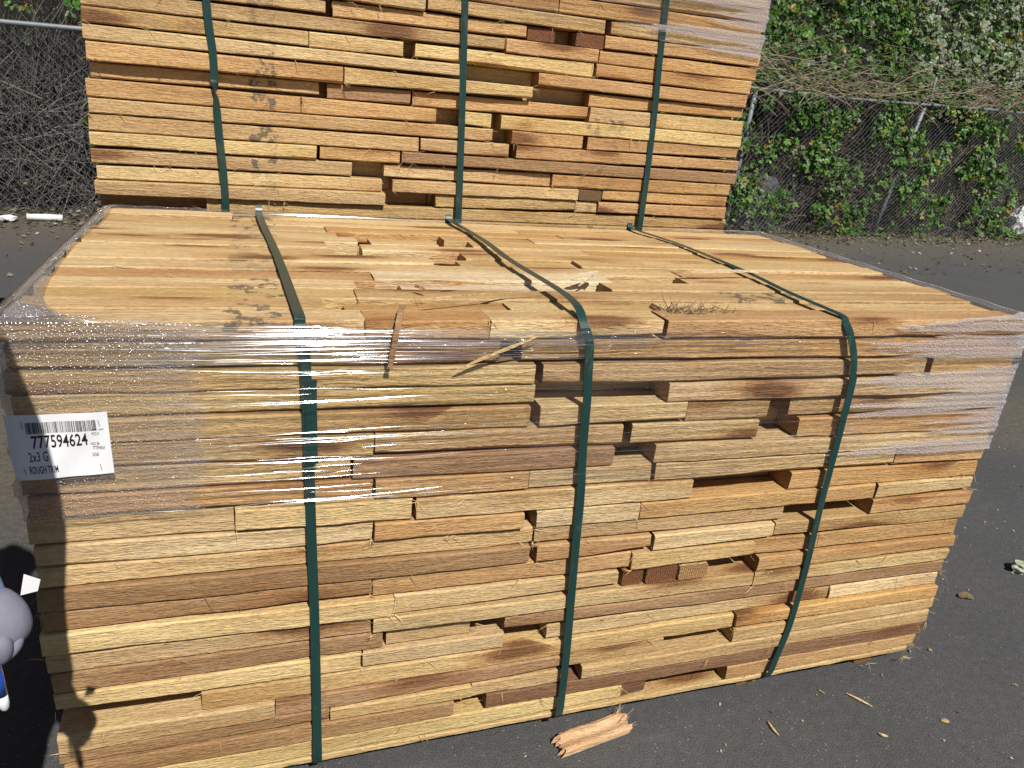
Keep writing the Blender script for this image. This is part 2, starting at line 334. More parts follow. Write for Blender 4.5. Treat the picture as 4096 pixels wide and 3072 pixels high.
FRONT = [
  [(0, 0.5391, 'p', -6), (0.5395, 0.7627, 'o', 0), (0.7636, 1.1184, 'y', 2), (1.1274, 2.102, 'o', 2)],
  [(0, 0.5921, 'p', 0), (0.5934, 0.7858, 'o', -4), (0.8308, 2.102, 'o', 0)],
  [(0, 0.8598, 'p', 0), (0.875, 1.8194, 't', 2), (1.8451, 2.102, 't', 0)],
  [(0, 0.8647, 'y', -5), (1.1535, 2.102, 'p', 4)],
  [(0, 0.8578, 't', 2), (0.8796, 1.2043, 'p', 3), (1.2085, 1.4139, 't', 0), (1.4714, 2.102, 't', -2)],
  [(0, 0.5596, 'y', 0), (0.5632, 1.0668, 't', 2), (1.0863, 1.3957, 'p', 2), (1.5039, 2.102, 'o', 4)],
  [(0, 0.5201, 't', 0), (0.5242, 1.0527, 'b', 2), (1.1485, 2.102, 'p', 5)],
  [(0, 0.5602, 'o', 0), (0.5653, 0.8689, 'o', 2), (0.8721, 1.1488, 'p', 0), (1.1578, 1.8096, 'p', 2), (1.8135, 2.102, 'o', 0)],
  [(0, 0.3164, 't', -4), (0.3185, 0.6362, 'p', 3), (0.6455, 1.2565, 'p', 3), (1.5203, 2.102, 'o', 0)],
  [(0, 0.564, 'p', 0), (0.5674, 0.8694, 'o', 6), (0.8978, 1.1356, 'p', 3), (1.138, 1.7817, 'o', 2), (1.7871, 2.102, 'p', 0)],
  [(0, 0.896, 'p', 0), (0.8999, 1.5255, 't', -1), (1.7825, 2.102, 'o', 3)],
  [(0, 0.8913, 'b', 0), (0.9092, 1.1772, 'o', 0), (1.1866, 1.5041, 'p', 2), (1.5105, 2.102, 't', 3)],
  [(0, 0.5656, 'b', 0), (0.5686, 1.1376, 'o', 0), (1.1401, 1.4598, 't', 2), (1.4626, 2.102, 'o', -3)],
  [(0, 0.6116, 'y', 3), (0.6132, 1.114, 'p', 0), (1.1259, 1.1801, 'e', -2), (1.1852, 1.267, 'e', 0), (1.2696, 1.3452, 'f', 0), (1.4837, 2.102, 'o', 3)],
  [(0, 0.5669, 't', -4), (0.5714, 1.4775, 'p', 3), (1.4818, 2.102, 'y', 2)],
  [(0, 0.5921, 'b', 0), (0.6028, 0.7813, 't', -5), (0.8543, 2.102, 'b', 0)],
  [(0, 0.5496, 'p', 0), (0.5532, 0.8561, 'p', 2), (0.9605, 1.7363, 'p', -3), (1.7394, 2.102, 'p', 0)],
  [(0.2462, 1.4554, 't', 0), (1.4605, 2.102, 'o', 3)],
  [(0, 0.3793, 'p', 4), (0.3812, 1.0189, 'b', 0), (1.027, 1.2705, 't', -2), (1.4614, 2.102, 'p', 3)],
  [(0, 0.487, 'b', 0), (0.4895, 0.7932, 't', 2), (0.7961, 1.0073, 't', -2), (1.0589, 2.102, 't', 3)],
  [(0, 0.7551, 'b', 2), (0.8333, 2.102, 'd', -1)],
  [(0, 1.1781, 'y', 0), (1.1808, 1.2476, 'c', -6), (1.4754, 2.102, 'o', 0)],
]
BACK = [
  [(-0.051, 1.4246, 'o', 0), (1.4281, 2.043, 't', 0)],
  [(-0.051, 1.2858, 'o', 0), (1.29, 2.043, 'o', 0)],
  [(-0.051, 0.8655, 't', 6), (0.8738, 1.4502, 't', 0), (1.475, 2.043, 't', 0)],
  [(-0.051, 0.5784, 't', 0), (0.5986, 1.1904, 'o', -4), (1.1954, 1.287, 'e', -10), (1.3584, 1.4559, 'e', -4), (1.4586, 2.043, 'o', 0)],
  [(-0.051, 1.1208, 't', 2), (1.1266, 1.4411, 'o', 2), (1.4492, 2.043, 'o', -2)],
  [(-0.051, 0.5308, 't', 2), (0.5343, 0.8067, 'p', -4), (0.8439, 1.4298, 'y', 0), (1.4415, 2.043, 'o', -2)],
  [(-0.051, 0.9862, 'p', 4), (1.2458, 2.043, 'o', 0)],
  [(-0.051, 0.6297, 'o', 5), (0.6341, 1.2252, 'p', 5), (1.4348, 2.043, 'o', -14)],
  [(-0.051, 0.5631, 't', -24), (0.5854, 0.8361, 'b', -12), (0.8431, 1.4351, 'o', -12), (1.4379, 1.6648, 't', 0), (1.6754, 2.043, 't', 0)],
  [(-0.051, 0.5097, 'o', 0), (0.5125, 0.9166, 'o', 3), (1.0038, 1.099, 'y', 0), (1.1293, 2.043, 'y', 3)],
  [(-0.051, 1.1039, 't', 0), (1.172, 1.4206, 'o', 2), (1.4427, 2.043, 'o', 0)],
  [(-0.051, 0.8666, 't', -2), (0.8738, 1.1652, 't', 0), (1.1912, 2.043, 'o', 2)],
  [(-0.051, 0.5554, 'y', 4), (0.5672, 0.8093, 'o', -3), (0.8164, 2.043, 'b', -2)],
  [(-0.051, 0.6625, 't', -3), (0.7646, 1.3291, 'p', -14), (1.3319, 2.043, 'o', -2)],
  [(-0.051, 0.7575, 'p', -10), (0.7908, 1.4298, 't', 2), (1.4345, 1.5199, 'g', 0), (1.5256, 2.043, 'o', -8)],
  [(-0.051, 0.767, 't', 4), (0.9344, 1.4271, 't', -8), (1.4299, 1.5108, 't', -8), (1.5147, 2.043, 'o', 0)],
  [(0.2384, 2.043, 't', -10)],
]
TOP = [
  [],
  [(0, 0.4773, 't', 0), (0.5169, 0.8288, 'o', -6), (0.8309, 1.1396, 'y', -2), (1.1711, 2.102, 'y', -4)],
  [(0, 0.5428, 'p', 0), (0.5451, 2.102, 't', 2)],
  [(0, 0.5539, 'p', 0), (0.6495, 1.0611, 'w', -4), (1.1137, 2.102, 't', 0)],
  [(0, 0.5993, 'o', -2), (0.6014, 1.1517, 'w', 0), (1.3587, 2.102, 'p', -2)],
  [(0, 1.1164, 'p', 2), (1.119, 1.374, 'y', 0), (1.3901, 2.102, 'o', -4)],
  [(0, 0.7611, 'p', 0), (0.8304, 1.135, 't', -4), (1.1392, 2.102, 'p', 0)],
  [(0, 0.5453, 'p', 2), (0.547, 0.7793, 'd', -12), (0.8598, 2.102, 't', 0)],
  [(0, 0.5309, 't', 0), (0.6183, 1.2289, 'p', 0), (1.232, 2.102, 'o', 0)],
  [(0, 0.6152, 'p', 0), (0.6491, 0.8268, 'p', -4), (0.921, 2.102, 't', 0)],
  [(0, 0.574, 'p', -3), (0.859, 1.1199, 't', 0), (1.123, 2.102, 'y', 0)],
  [(0, 0.552, 'p', 0), (0.5533, 1.2413, 'o', 0), (1.2454, 2.102, 'p', 0)],
  [(0, 0.3917, 't', 0), (0.3937, 1.1265, 'p', 0), (1.1298, 2.102, 'o', -2)],
  [(0, 0.3135, 'p', 2), (0.3154, 2.102, 'y', 0)],
]

# ================================================================== the ground
def ground():
    V = [(-150, -60, 0), (150, -60, 0), (150, 200, 0), (-150, 200, 0)]
    g = mesh_obj('ground', V, [(0, 1, 2, 3)], ASPHALT); tag(g, 'dark grey asphalt yard dusted with dirt towards the fence', 'ground', kind='structure')
ground()

# ================================================================== lumber bundles
# each row: (left x, right x, tone, millimetres proud of the face)
ZL = [1.026, 0.987, 0.942, 0.901, 0.859, 0.815, 0.766, 0.721, 0.678, 0.627, 0.583, 0.543, 0.498, 0.453, 0.405, 0.365, 0.321, 0.278, 0.233, 0.19, 0.154, 0.107, 0.059]
ZR = [1.034, 0.99, 0.941, 0.893, 0.85, 0.8, 0.75, 0.708, 0.662, 0.616, 0.574, 0.532, 0.489, 0.441, 0.401, 0.361, 0.321, 0.28, 0.239, 0.2, 0.156, 0.114, 0.071]
BL = [1.745, 1.703, 1.655, 1.612, 1.568, 1.524, 1.481, 1.44, 1.39, 1.347, 1.298, 1.256, 1.21, 1.166, 1.12, 1.079, 1.037, .996]
BR = [1.762, 1.721, 1.67, 1.627, 1.583, 1.541, 1.494, 1.449, 1.407, 1.357, 1.314, 1.27, 1.226, 1.185, 1.141, 1.101, 1.057, 1.018]
LEN, DEP, RK = 2.102, 1.0654, 0.0761
def zf(k, X): return ZL[k]+(ZR[k]-ZL[k])*(X-.4905)/(1.85-.4905)
def zb(k, X): return BL[k]+(BR[k]-BL[k])*(X-.1045)/(1.8435-.1045)
def zbase(k, X): return zf(22, X)-.001-k*.019
SLV = []      # (bundle, point, direction) for torn fibres
def add_plank(parent, x0, x1, yf, dep, zfun, k, tone, dz=0.0, gap=0.0024, wane=None, endj=0.006, xl=None, xr=None):
    """one plank lying between course boundaries k and k+1, its origin at its own middle"""
    if xl is not None and abs(x0-xl) < 1e-3: x0 += random.uniform(-endj, endj)
    if xr is not None and abs(x1-xr) < 1e-3: x1 += random.uniform(-endj*1.6, endj)
    xm = (x0+x1)/2; zm = (zfun(k, xm)+zfun(k+1, xm))/2
    tiltf = random.uniform(-0.0006, 0.0006)
    hi = lambda x: zfun(k, xm+x)-zm+dz-gap*.5
    g0, g1 = random.choice(((0, 0), (0, 0), (0, .004), (.006, 0), (0, .008), (.003, .003))) if zfun is not zbase else (0, 0)
    ln_ = x1-x0
    lo = lambda x: zfun(k+1, xm+x)-zm+dz*.3+gap*.5+abs(tiltf)+g0+(g1-g0)*(x/ln_+.5)
    w = wane if wane is not None else (random.choice((0, 0, 0, 0, .003, .006)))
    V, F = plank_vf(x1-x0, dep, lo, hi, w)
    c = tone_of(tone) if isinstance(tone, str) else np.array(tone)
    o = mesh_obj('plank', V, F, WOOD, parent, c)
    o.location = (xm-parent.location.x, yf-parent.location.y, zm-parent.location.z)
    for _ in range(max(1, int((x1-x0)/0.13))):
        s = random.random(); xx = random.choice((x0, x1, x0+(x1-x0)*s, x0+(x1-x0)*s, x0+(x1-x0)*s))
        if parent.name == 'lumber_bundle' and zfun is zf and zm > .67 and k > 0: continue
        SLV.append((parent, (xx, yf-0.0005, zm+random.choice((1, -1, -1))*0.019), c))
    return o
def cross_piece(parent, x0, x1, yf, k, zfun, tone):
    """a short offcut lying front to back: its end grain faces the yard"""
    xm = (x0+x1)/2; zm = (zfun(k, xm)+zfun(k+1, xm))/2; hh = (zfun(k, xm)-zfun(k+1, xm))/2-0.002
    ln = 0.30
    V, F = plank_vf(ln, x1-x0-0.002, lambda x: -hh, lambda x: hh, 0.004)
    c = tone_of(tone); o = mesh_obj('offcut', V, F, WOOD, parent, c)
    # local +x (length) points away from the yard
    o.rotation_euler = (0, 0, math.radians(90))
    o.location = (x1-0.001-parent.location.x, yf+ln/2-parent.location.y, zm-parent.location.z)
    return o
def core(parent, name, rows, zfun, x0, x1, y0, ranks, rk, seed, skip_first=True):
    """the planks deeper in the bundle, one long plank per rank and course"""
    r = random.Random(seed); V = []; F = []; T = []
    for k in rows:
        for j in ranks:
            a = x0+r.uniform(-.008, .008); b = x1+r.uniform(-.008, .008); ya = y0+j*rk+.001; yb = y0+(j+1)*rk-.001
            mid = r.uniform(.3, .7)*(b-a)+a
            for (p, q) in ((a, mid-.002), (mid+.002, b)):
                vs = []
                for x in (p, q):
                    for y in (ya, yb):
                        for z in (zfun(k+1, x)+.001, zfun(k, x)-.001): vs.append((x-parent.location.x, y-parent.location.y, z-parent.location.z))
                bI = len(V); V += vs
                F += [(0+bI, 1+bI, 3+bI, 2+bI), (4+bI, 6+bI, 7+bI, 5+bI), (0+bI, 4+bI, 5+bI, 1+bI), (2+bI, 3+bI, 7+bI, 6+bI), (0+bI, 2+bI, 6+bI, 4+bI), (1+bI, 5+bI, 7+bI, 3+bI)]
                c = np.array(TONES[r.choice('pttoobyt')])*r.uniform(.85, 1.05); T += [c]*8
    o = mesh_obj(name, V, F, WOOD, parent, np.array(T)); tag(o, kind='stuff'); return o
def slivers(parent, seed):
    """torn fibres hanging from the sawn edges"""
    r = random.Random(seed); V = []; F = []; T = []
    for (pa, p, c) in SLV:
        if pa is not parent: continue
        for _ in range(r.choice((1, 1, 2, 3))):
            L = r.uniform(.008, .034); P = Vector(p)+Vector((r.uniform(-.003, .003), 0, r.uniform(-.003, .003)))
            d = Vector((r.uniform(-1, 1), r.uniform(-.35, -.02), r.uniform(-.9, .35))).normalized(); w = Vector((0, 0, 1)).cross(d).normalized()*r.uniform(.0004, .0010)
            q = P+d*L*.55+Vector((0, -.001, r.uniform(-.003, .003))); e = P+d*L+Vector((0, 0, r.uniform(-.006, .004)))
            b = len(V); up = Vector((0, 0, .0007))
            for v in (P-w, P+w, P+up, q-w*.7, q+w*.7, q+up*.7, e): V.append(v-parent.location)
            F += [(b, b+1, b+4, b+3), (b+1, b+2, b+5, b+4), (b+2, b, b+3, b+5), (b+3, b+4, b+6), (b+4, b+5, b+6), (b+5, b+3, b+6)]
            cc = np.array(c)*r.uniform(.7, 1.25); T += [cc]*7
    o = mesh_obj('torn_fibres', V, F, mat_fibre, parent, np.array(T)); tag(o, kind='stuff'); return o
mat_fibre = mat_attr('wood_fibre', 0.7, 0.2, 200.0)
def bearer(parent, x, y0, y1, z0, z1, tone='b', w=0.06):
    V, F = plank_vf(y1-y0, w, lambda q: -(z1-z0)/2, lambda q: (z1-z0)/2, .003)
    o = mesh_obj('bearer', V, F, WOOD, parent, tone_of(tone)); o.rotation_euler = (0, 0, math.radians(90))
    o.location = (x+w/2-parent.location.x, (y0+y1)/2-parent.location.y, (z0+z1)/2-parent.location.z); return o
def film_mesh(parent, name, mat, x0, x1, y0, y1, zbot, ztop, fold, off=0.010, seed=3, sides=True, nx=230, scallop=None):
    """stretch film round the outside of a bundle: a closed ring of film with a curled lip on the top edge"""
    r = random.Random(seed); S = []   # (x, y, nx, ny, part, t)
    def arc(cx, cy, a0, n=7, R=0.012):
        for i in range(1, n): a = a0+math.pi/2*i/n; S.append((cx+math.cos(a)*R, cy+math.sin(a)*R, math.cos(a), math.sin(a), 'c'))
    q = .012-off
    X0, X1, Y0, Y1 = x0-off, x1+off, y0-off, y1+off; R = .012
    for i in range(nx+1): S.append((X0+R+(X1-X0-2*R)*i/nx, Y0, 0, -1, 'f'))
    arc(X1-R, Y0+R, -math.pi/2)
    for i in range(61): S.append((X1, Y0+R+(Y1-Y0-2*R)*i/60, 1, 0, 'r'))
    arc(X1-R, Y1-R, 0)
    for i in range(61): S.append((X1-R-(X1-X0-2*R)*i/60, Y1, 0, 1, 'b'))
    arc(X0+R, Y1-R, math.pi/2)
    for i in range(61): S.append((X0, Y1-R-(Y1-Y0-2*R)*i/60, -1, 0, 'l'))
    arc(X0+R, Y0+R, math.pi)
    m = 96; K = 5; V = []; F = []
    ph = [r.uniform(0, 6.28) for _ in range(8)]
    for (x, y, a, b, part) in S:
        zb_ = zbot(x, y); zt = ztop(x, y)
        for j in range(m+1):
            z = zb_+(zt-zb_)*j/m
            d = .0009*math.sin(z*410+ph[0]+1.7*math.sin(x*2.1+ph[1]))+.0007*math.sin(z*760+ph[2]+2.3*math.sin(x*1.3+y*1.1+ph[3]))
            if part != 'f':
                e = min(1, max(0, (zt-z)/.05)); rowp = math.sin((z-zt)*2*math.pi/.088+ph[4]+1.2*math.sin(z*31+ph[5]))
                d += -e*.018*(0.5-0.5*rowp)*(1.0 if part != 'c' else .85)
            d += .0035*math.exp(-((zt-z)/.005)**2)+.002*math.exp(-((z-zb_)/.005)**2)
            V.append((x+a*d-parent.location.x, y+b*d-parent.location.y, z-parent.location.z))
        w = fold(x, y, part)
        for j in range(1, K+1):
            t = j/K; ang = t*math.pi*.55
            V.append((x-a*w*t-parent.location.x, y-b*w*t-parent.location.y, zt+.005*math.sin(ang)*(1 if w > .012 else .4)+.0015*math.sin(x*70+ph[6])*t-parent.location.z))
    H = m+1+K; n = len(S)
    for i in range(n):
        i2 = (i+1) % n
        for j in range(H-1): F.append((i*H+j, i2*H+j, i2*H+j+1, i*H+j+1))
    return mesh_obj(name, V, F, mat, parent, smooth=True)

# ---------------------------------------------------------------- the front bundle
fb = empty('lumber_bundle', (0, 0, 0))
tag(fb, 'cedar lumber bundle in front, strapped in green, film-wrapped on top, with white barcode label', 'lumber bundle', 'bundles of cedar lumber')
for k, row in enumerate(FRONT):
    for (a, b, tn, mm) in row:
        yf = max(-.0066, -mm*.0017+random.uniform(-.0045, .0045))
        if tn in 'ef' and b-a < .12: cross_piece(fb, a, b, yf, k, zf, tn)
        else: add_plank(fb, a, b, yf, RK-.003+yf*-1, zf, k, tn, xl=0, xr=2.102)
# bottom boards, thinner than the rest
add_plank(fb, 0.004, 2.085, .006, RK, zbase, 0, 'p', wane=.004)
for j, row in enumerate(TOP):
    for (a, b, tn, mm) in row:
        add_plank(fb, a, b, j*RK+random.uniform(0, .002), RK-.0045, zf, 0, tn, dz=mm*.0012+random.uniform(-.005, .002), xl=0, xr=2.102, endj=.012)
core(fb, 'inner_planks', range(1, 22), zf, 0, 2.10, 0, range(1, 14), RK, 5)
core(fb, 'inner_base_boards', [0], lambda k, X: zbase(k, X), 0, 2.09, 0, range(1, 14), RK, 6)
for x in (.14, .475, 1.02, 1.585, 1.98): bearer(fb, x, .045, 1.05, 0.0, zbase(1, x)-.0015)
slivers(fb, 21)
# straps: bottom, up the front, over the top, down the back
def strap_loop(parent, front, top, yb, zlow, width=.0178):
    P = [(front[-1][0], .16, zlow), (front[-1][0], .03, zlow)] + list(reversed(front)) + list(top)
    e = top[-1]; P += [(e[0], yb-.01, e[2]-.001), (e[0], yb+.004, e[2]-.02), (e[0], yb+.005, e[2]-.4), (e[0], yb+.005, zlow+.02)]
    return ribbon('strap', P, width, STRAP, parent)
s1 = strap_loop(fb, [(.431, -.008, 1.022), (.437, -.0104, .976), (.440, -.0104, .931), (.442, -.0104, .862), (.446, -.0104, .739), (.450, -.0104, .609), (.455, -.0104, .468), (.459, -.0104, .318), (.462, -.0104, .155), (.464, -.008, .062)],
                [(.430, .004, 1.0335), (.426, .10, 1.034), (.419, .30, 1.034), (.408, .55, 1.034), (.392, .82, 1.034), (.384, 1.0, 1.034)], DEP, .036)
s2 = strap_loop(fb, [(.944, -.006, 1.022), (.957, -.014, .988), (.963, -.016, .922), (.968, -.016, .87), (.975, -.015, .761), (.986, -.014, .646), (.992, -.013, .525), (1.0, -.012, .396), (1.008, -.012, .259), (1.013, -.011, .129), (1.013, -.009, .066)],
                [(.945, .030, 1.044), (.948, .10, 1.050), (.946, .20, 1.050), (.944, .32, 1.047), (.943, .46, 1.044), (.952, .66, 1.041), (.955, .82, 1.037), (.944, 1.0, 1.036)], DEP, .038)
s3 = strap_loop(fb, [(1.556, -.008, 1.024), (1.572, -.012, .999), (1.592, -.016, .953), (1.602, -.018, .907), (1.607, -.018, .847), (1.611, -.017, .76), (1.613, -.016, .664), (1.616, -.015, .557), (1.623, -.014, .43), (1.625, -.013, .342), (1.624, -.012, .229), (1.613, -.010, .137), (1.602, -.008, .072)],
                [(1.554, .006, 1.0375), (1.553, .08, 1.040), (1.556, .206, 1.041), (1.583, .384, 1.040), (1.60, .60, 1.038), (1.602, .80, 1.037), (1.575, 1.0, 1.037)], DEP, .045)
# doubled, welded length of the left strap
ribbon('strap_seal', [(.4475, -.0118, .925), (.4485, -.0118, .86), (.4495, -.0118, .80), (.451, -.0118, .765)], .0195, STRAP, s1, sub=3)
ribbon('strap_seal', [(1.6065, -.0195, .80), (1.606, -.0195, .86), (1.6035, -.0195, .905)], .0195, STRAP, s3, sub=3)
# film over the upper eight courses
def fold_f(x, y, part):
    if part == 'f': return .006 + .10*math.exp(-x/.045) + .03*math.exp(-(2.10-x)/.05)
    if part == 'c': return .085 if y < .1 and x < .1 else .035
    if part == 'l': return .022+.085*math.exp(-y/.09)+.004*math.sin(y*9)
    if part == 'b': return .022+.006*math.sin(x*7)
    return .014+.012*math.sin(y*23)**2
def ztop_f(x, y):
    z = zf(0, x)+.004
    return z - (.008+.020*min(1, max(0, (x-.45)/.25)) if y < 0 and .12 < x < 1.95 else 0)*min(1, max(0, (x-.12)/.2))*min(1, max(0, (1.95-x)/.3))
film = film_mesh(fb, 'stretch_film', FILM, 0, LEN, 0, DEP, lambda x, y: .688+.004*math.sin(x*9)+.012*max(0, (x-1.5)/.6), ztop_f, fold_f, off=.0125)
tag(film, 'clear stretch film beaded with condensation at both ends')

# bunched strands of film, tight horizontal creases that catch the sun
t = NT('film_crease'); g_ = t.n('ShaderNodeBsdfGlossy'); g_.inputs['Color'].default_value = (.96, .97, 1, 1); g_.inputs['Roughness'].default_value = .16
tr_ = t.n('ShaderNodeBsdfTransparent'); m_ = t.n('ShaderNodeMixShader')
nz_ = t.noise(t.vmul(t.n('ShaderNodeTexCoord').outputs['Object'], (9.0, 9.0, 300.0)), 1.0, 3.0); t.l(t.maprange(nz_, .40, .62, .04, .42), m_.inputs[0])
t.l(tr_.outputs[0], m_.inputs[1]); t.l(g_.outputs[0], m_.inputs[2]); CREASE = t.finish(m_)
def creases():
    r = random.Random(61); V = []; F = []
    for i in range(95):
        top = i < 50; z = r.uniform(.955, 1.018) if top else r.uniform(.692, .96)
        if i >= 88: z = .690+r.uniform(0, .004)
        L = r.uniform(.25, .9) if top else r.uniform(.12, .55); xa = r.uniform(.02, .35)+(r.random()**2)*(.75 if top else .9); xb = min(xa+L, 1.95); sl = r.gauss(0, .006); n = 14; R = r.uniform(.0005, .0012)
        P = [(xa+(xb-xa)*k/n, -.0145+.0006*math.sin(k*.9+i), z+sl*(k/n-.5)+.0012*math.sin(k*.6+i*1.7)) for k in range(n+1)]
        Vt, Ft = tube_vf(P, [R*min(1, .25+k/4, .25+(n-k)/4) for k in range(n+1)], 8, b=len(V)); V += Vt; F += Ft
    tag(mesh_obj('film_creases', V, F, CREASE, film, smooth=True), kind='stuff')
creases()
# paper label stapled over the film on the left
PAPER = mat_plain('label_paper', (.80, .81, .84), (.86, .87, .90), .55, 60.0)
INK = mat_plain('black_print', (.012, .012, .014), (.02, .02, .022), .6, 50.0)
STEEL = mat_plain('galvanised_steel', (.28, .29, .30), (.42, .43, .44), .42, 90.0, Metallic=0.8)
LC = [Vector((-.0085, -.0170, .8780)), Vector((.1350, -.0170, .8815)), Vector((.1370, -.0170, .7715)), Vector((-.0030, -.0170, .7670))]   # TL TR BR BL
def lab(u, v, d=0.0):
    p = (LC[0]*(1-u)+LC[1]*u)*(1-v)+(LC[3]*(1-u)+LC[2]*u)*v
    y = .0016*math.sin(u*5.0+.6)*math.cos(v*4.0)+.0009*math.sin(u*13+v*7) + (.006*((.10-u)/.10)**2 if u < .10 else 0)
    return Vector((p.x, p.y+y-d, p.z))
V = []; F = []; NU, NV = 24, 16
for j in range(NV+1):
    for i in range(NU+1): V.append(lab(i/NU, j/NV))
for j in range(NV):
    for i in range(NU): a = j*(NU+1)+i; F.append((a, a+NU+1, a+NU+2, a+1))
sheet = mesh_obj('label_sheet', V, F, PAPER, fb, smooth=True); tag(sheet, 'white paper bundle label with barcode and black print')
def strip_on_label(u0, u1, v0, v1, V, F, d=.0006):
    b = len(V); V += [lab(u0, v0, d), lab(u0, v1, d), lab(u1, v1, d), lab(u1, v0, d)]; F.append((b, b+1, b+2, b+3))
V = []; F = []; r = random.Random(94); u = .205
strip_on_label(.196, .1985, .115, .30, V, F)
while u < .875:
    w = r.choice((.0028, .0028, .0055, .0085)); strip_on_label(u, min(u+w, .882), .115, .285, V, F); u += w+r.choice((.0028, .0028, .0055, .008))
mesh_obj('barcode', V, F, INK, sheet)
def text_on_label(txt, u0, u1, v0, v1, bold=0.0):
    cu = bpy.data.curves.new('print', 'FONT'); cu.body = txt; cu.resolution_u = 3; cu.offset = bold
    ob = bpy.data.objects.new('print', cu); COL.objects.link(ob); bpy.context.view_layer.update()
    me = ob.to_mesh(); vs = [v.co.copy() for v in me.vertices]; fs = [tuple(p.vertices) for p in me.polygons]
    ob.to_mesh_clear(); bpy.data.objects.remove(ob); bpy.data.curves.remove(cu)
    x0 = min(v.x for v in vs); x1 = max(v.x for v in vs); y0 = min(v.y for v in vs); y1 = max(v.y for v in vs)
    VV = [lab(u0+(u1-u0)*(v.x-x0)/(x1-x0), v1-(v1-v0)*(v.y-y0)/(y1-y0), .0006) for v in vs]
    mesh_obj('lettering', VV, fs, INK, sheet)
text_on_label('777594624', .232, .775, .315, .515, .012)
text_on_label('2x3 G', .180, .365, .565, .715)
text_on_label('ROUGH TRIM', .165, .445, .785, .905, .006)
text_on_label('FBM 1,000', .825, .945, .262, .292)
text_on_label('PCS 0', .825, .895, .315, .362)
text_on_label('WRC BB', .800, .885, .478, .525)
text_on_label('777594624', .815, .935, .540, .595)
text_on_label('203268', .800, .865, .645, .700)
for (u, v) in ((.165, .10), (.905, .115), (.115, .80), (.868, .825)):
    a, b = lab(u, v, .0012), lab(u+.008, v+.10, .0012)
    Vt, Ft = tube_vf([a, b], .0005, 5); mesh_obj('staple', Vt, Ft, STEEL, sheet)
# small white tab of film tape at the far left edge
V, F = box_vf(-.0185, -.0165, .53, .575, .99, 1.02); mesh_obj('paper_tab', V, F, PAPER, fb)

# ---------------------------------------------------------------- the rear upper bundle
BX0, BX1, BY = -.051, 2.043, 1.2
bb = empty('lumber_bundle', (-.05, BY, .955))
tag(bb, 'cedar lumber bundle standing behind the front one, tallest in view, mildew on two bands', 'lumber bundle', 'bundles of cedar lumber')
BLx = [1.745+.0436*i for i in range(5, 0, -1)]; BRx = [1.762+.044*i for i in range(5, 0, -1)]
BL2 = BLx+BL+[.975]; BR2 = BRx+BR+[.985]
def zb2(k, X): return BL2[k]+(BR2[k]-BL2[k])*(X-.1045)/(1.8435-.1045)
for k in range(5):
    c1 = random.uniform(.35, 1.7)
    add_plank(bb, BX0, c1, BY, RK-.003, zb2, k, random.choice('tooy'), xl=BX0, xr=BX1); add_plank(bb, c1+.004, BX1, BY, RK-.003, zb2, k, random.choice('too'), xl=BX0, xr=BX1)
for k, row in enumerate(BACK):
    for (a, b, tn, mm) in row:
        yf = BY-mm*.0011+random.uniform(-.0035, .0035)
        if tn in 'eg' and b-a < .12: cross_piece(bb, a, b, yf, k+5, zb2, tn)
        else: add_plank(bb, a, b, yf, RK-.003-(yf-BY), zb2, k+5, tn, xl=BX0, xr=BX1, endj=.009)
add_plank(bb, BX0, BX1, BY+.004, RK-.004, zb2, 22, 't', xl=BX0, xr=BX1)
core(bb, 'inner_planks', range(0, 23), zb2, BX0, BX1, BY, range(1, 14), RK, 8)
slivers(bb, 22)
def back_strap(x_top, pts, sides=None):
    P = [(pts[-1][0], BY-.004, .975)] + [(x, BY-.0085-(.004 if sides else 0), z) for (x, z) in reversed(pts)] + [(x_top, BY-.006, 1.965), (x_top, BY+.01, 1.982), (x_top, BY+.5, 1.984), (x_top, BY+1.0, 1.984)]
    return ribbon('strap', P, .0205, STRAP, bb, sides=sides)
def twist(t):
    return 1.45*math.exp(-((t-.40)/.07)**2)
back_strap(.25, [(.262, 1.573), (.273, 1.449), (.275, 1.385), (.2755, 1.365), (.276, 1.34), (.277, 1.319), (.283, 1.211), (.290, 1.113), (.293, 1.004)], lambda t: 1.5*math.exp(-((t-.37)/.075)**2))
back_strap(.975, [(.984, 1.664), (.998, 1.356), (1.011, 1.014)])
back_strap(1.645, [(1.653, 1.749), (1.662, 1.563), (1.672, 1.407), (1.680, 1.201), (1.683, 1.018)])
film2 = film_mesh(bb, 'stretch_film', FILM_B, BX0, BX1, BY, BY+DEP, lambda x, y: 1.66-.045*min(1, max(0, (x-.9)/1.1)) if y < BY+.02 else 1.62, lambda x, y: zb2(0, x)+.004, lambda x, y, p: .03, off=.0125, seed=9)
tag(film2, 'clear stretch film round the upper courses')

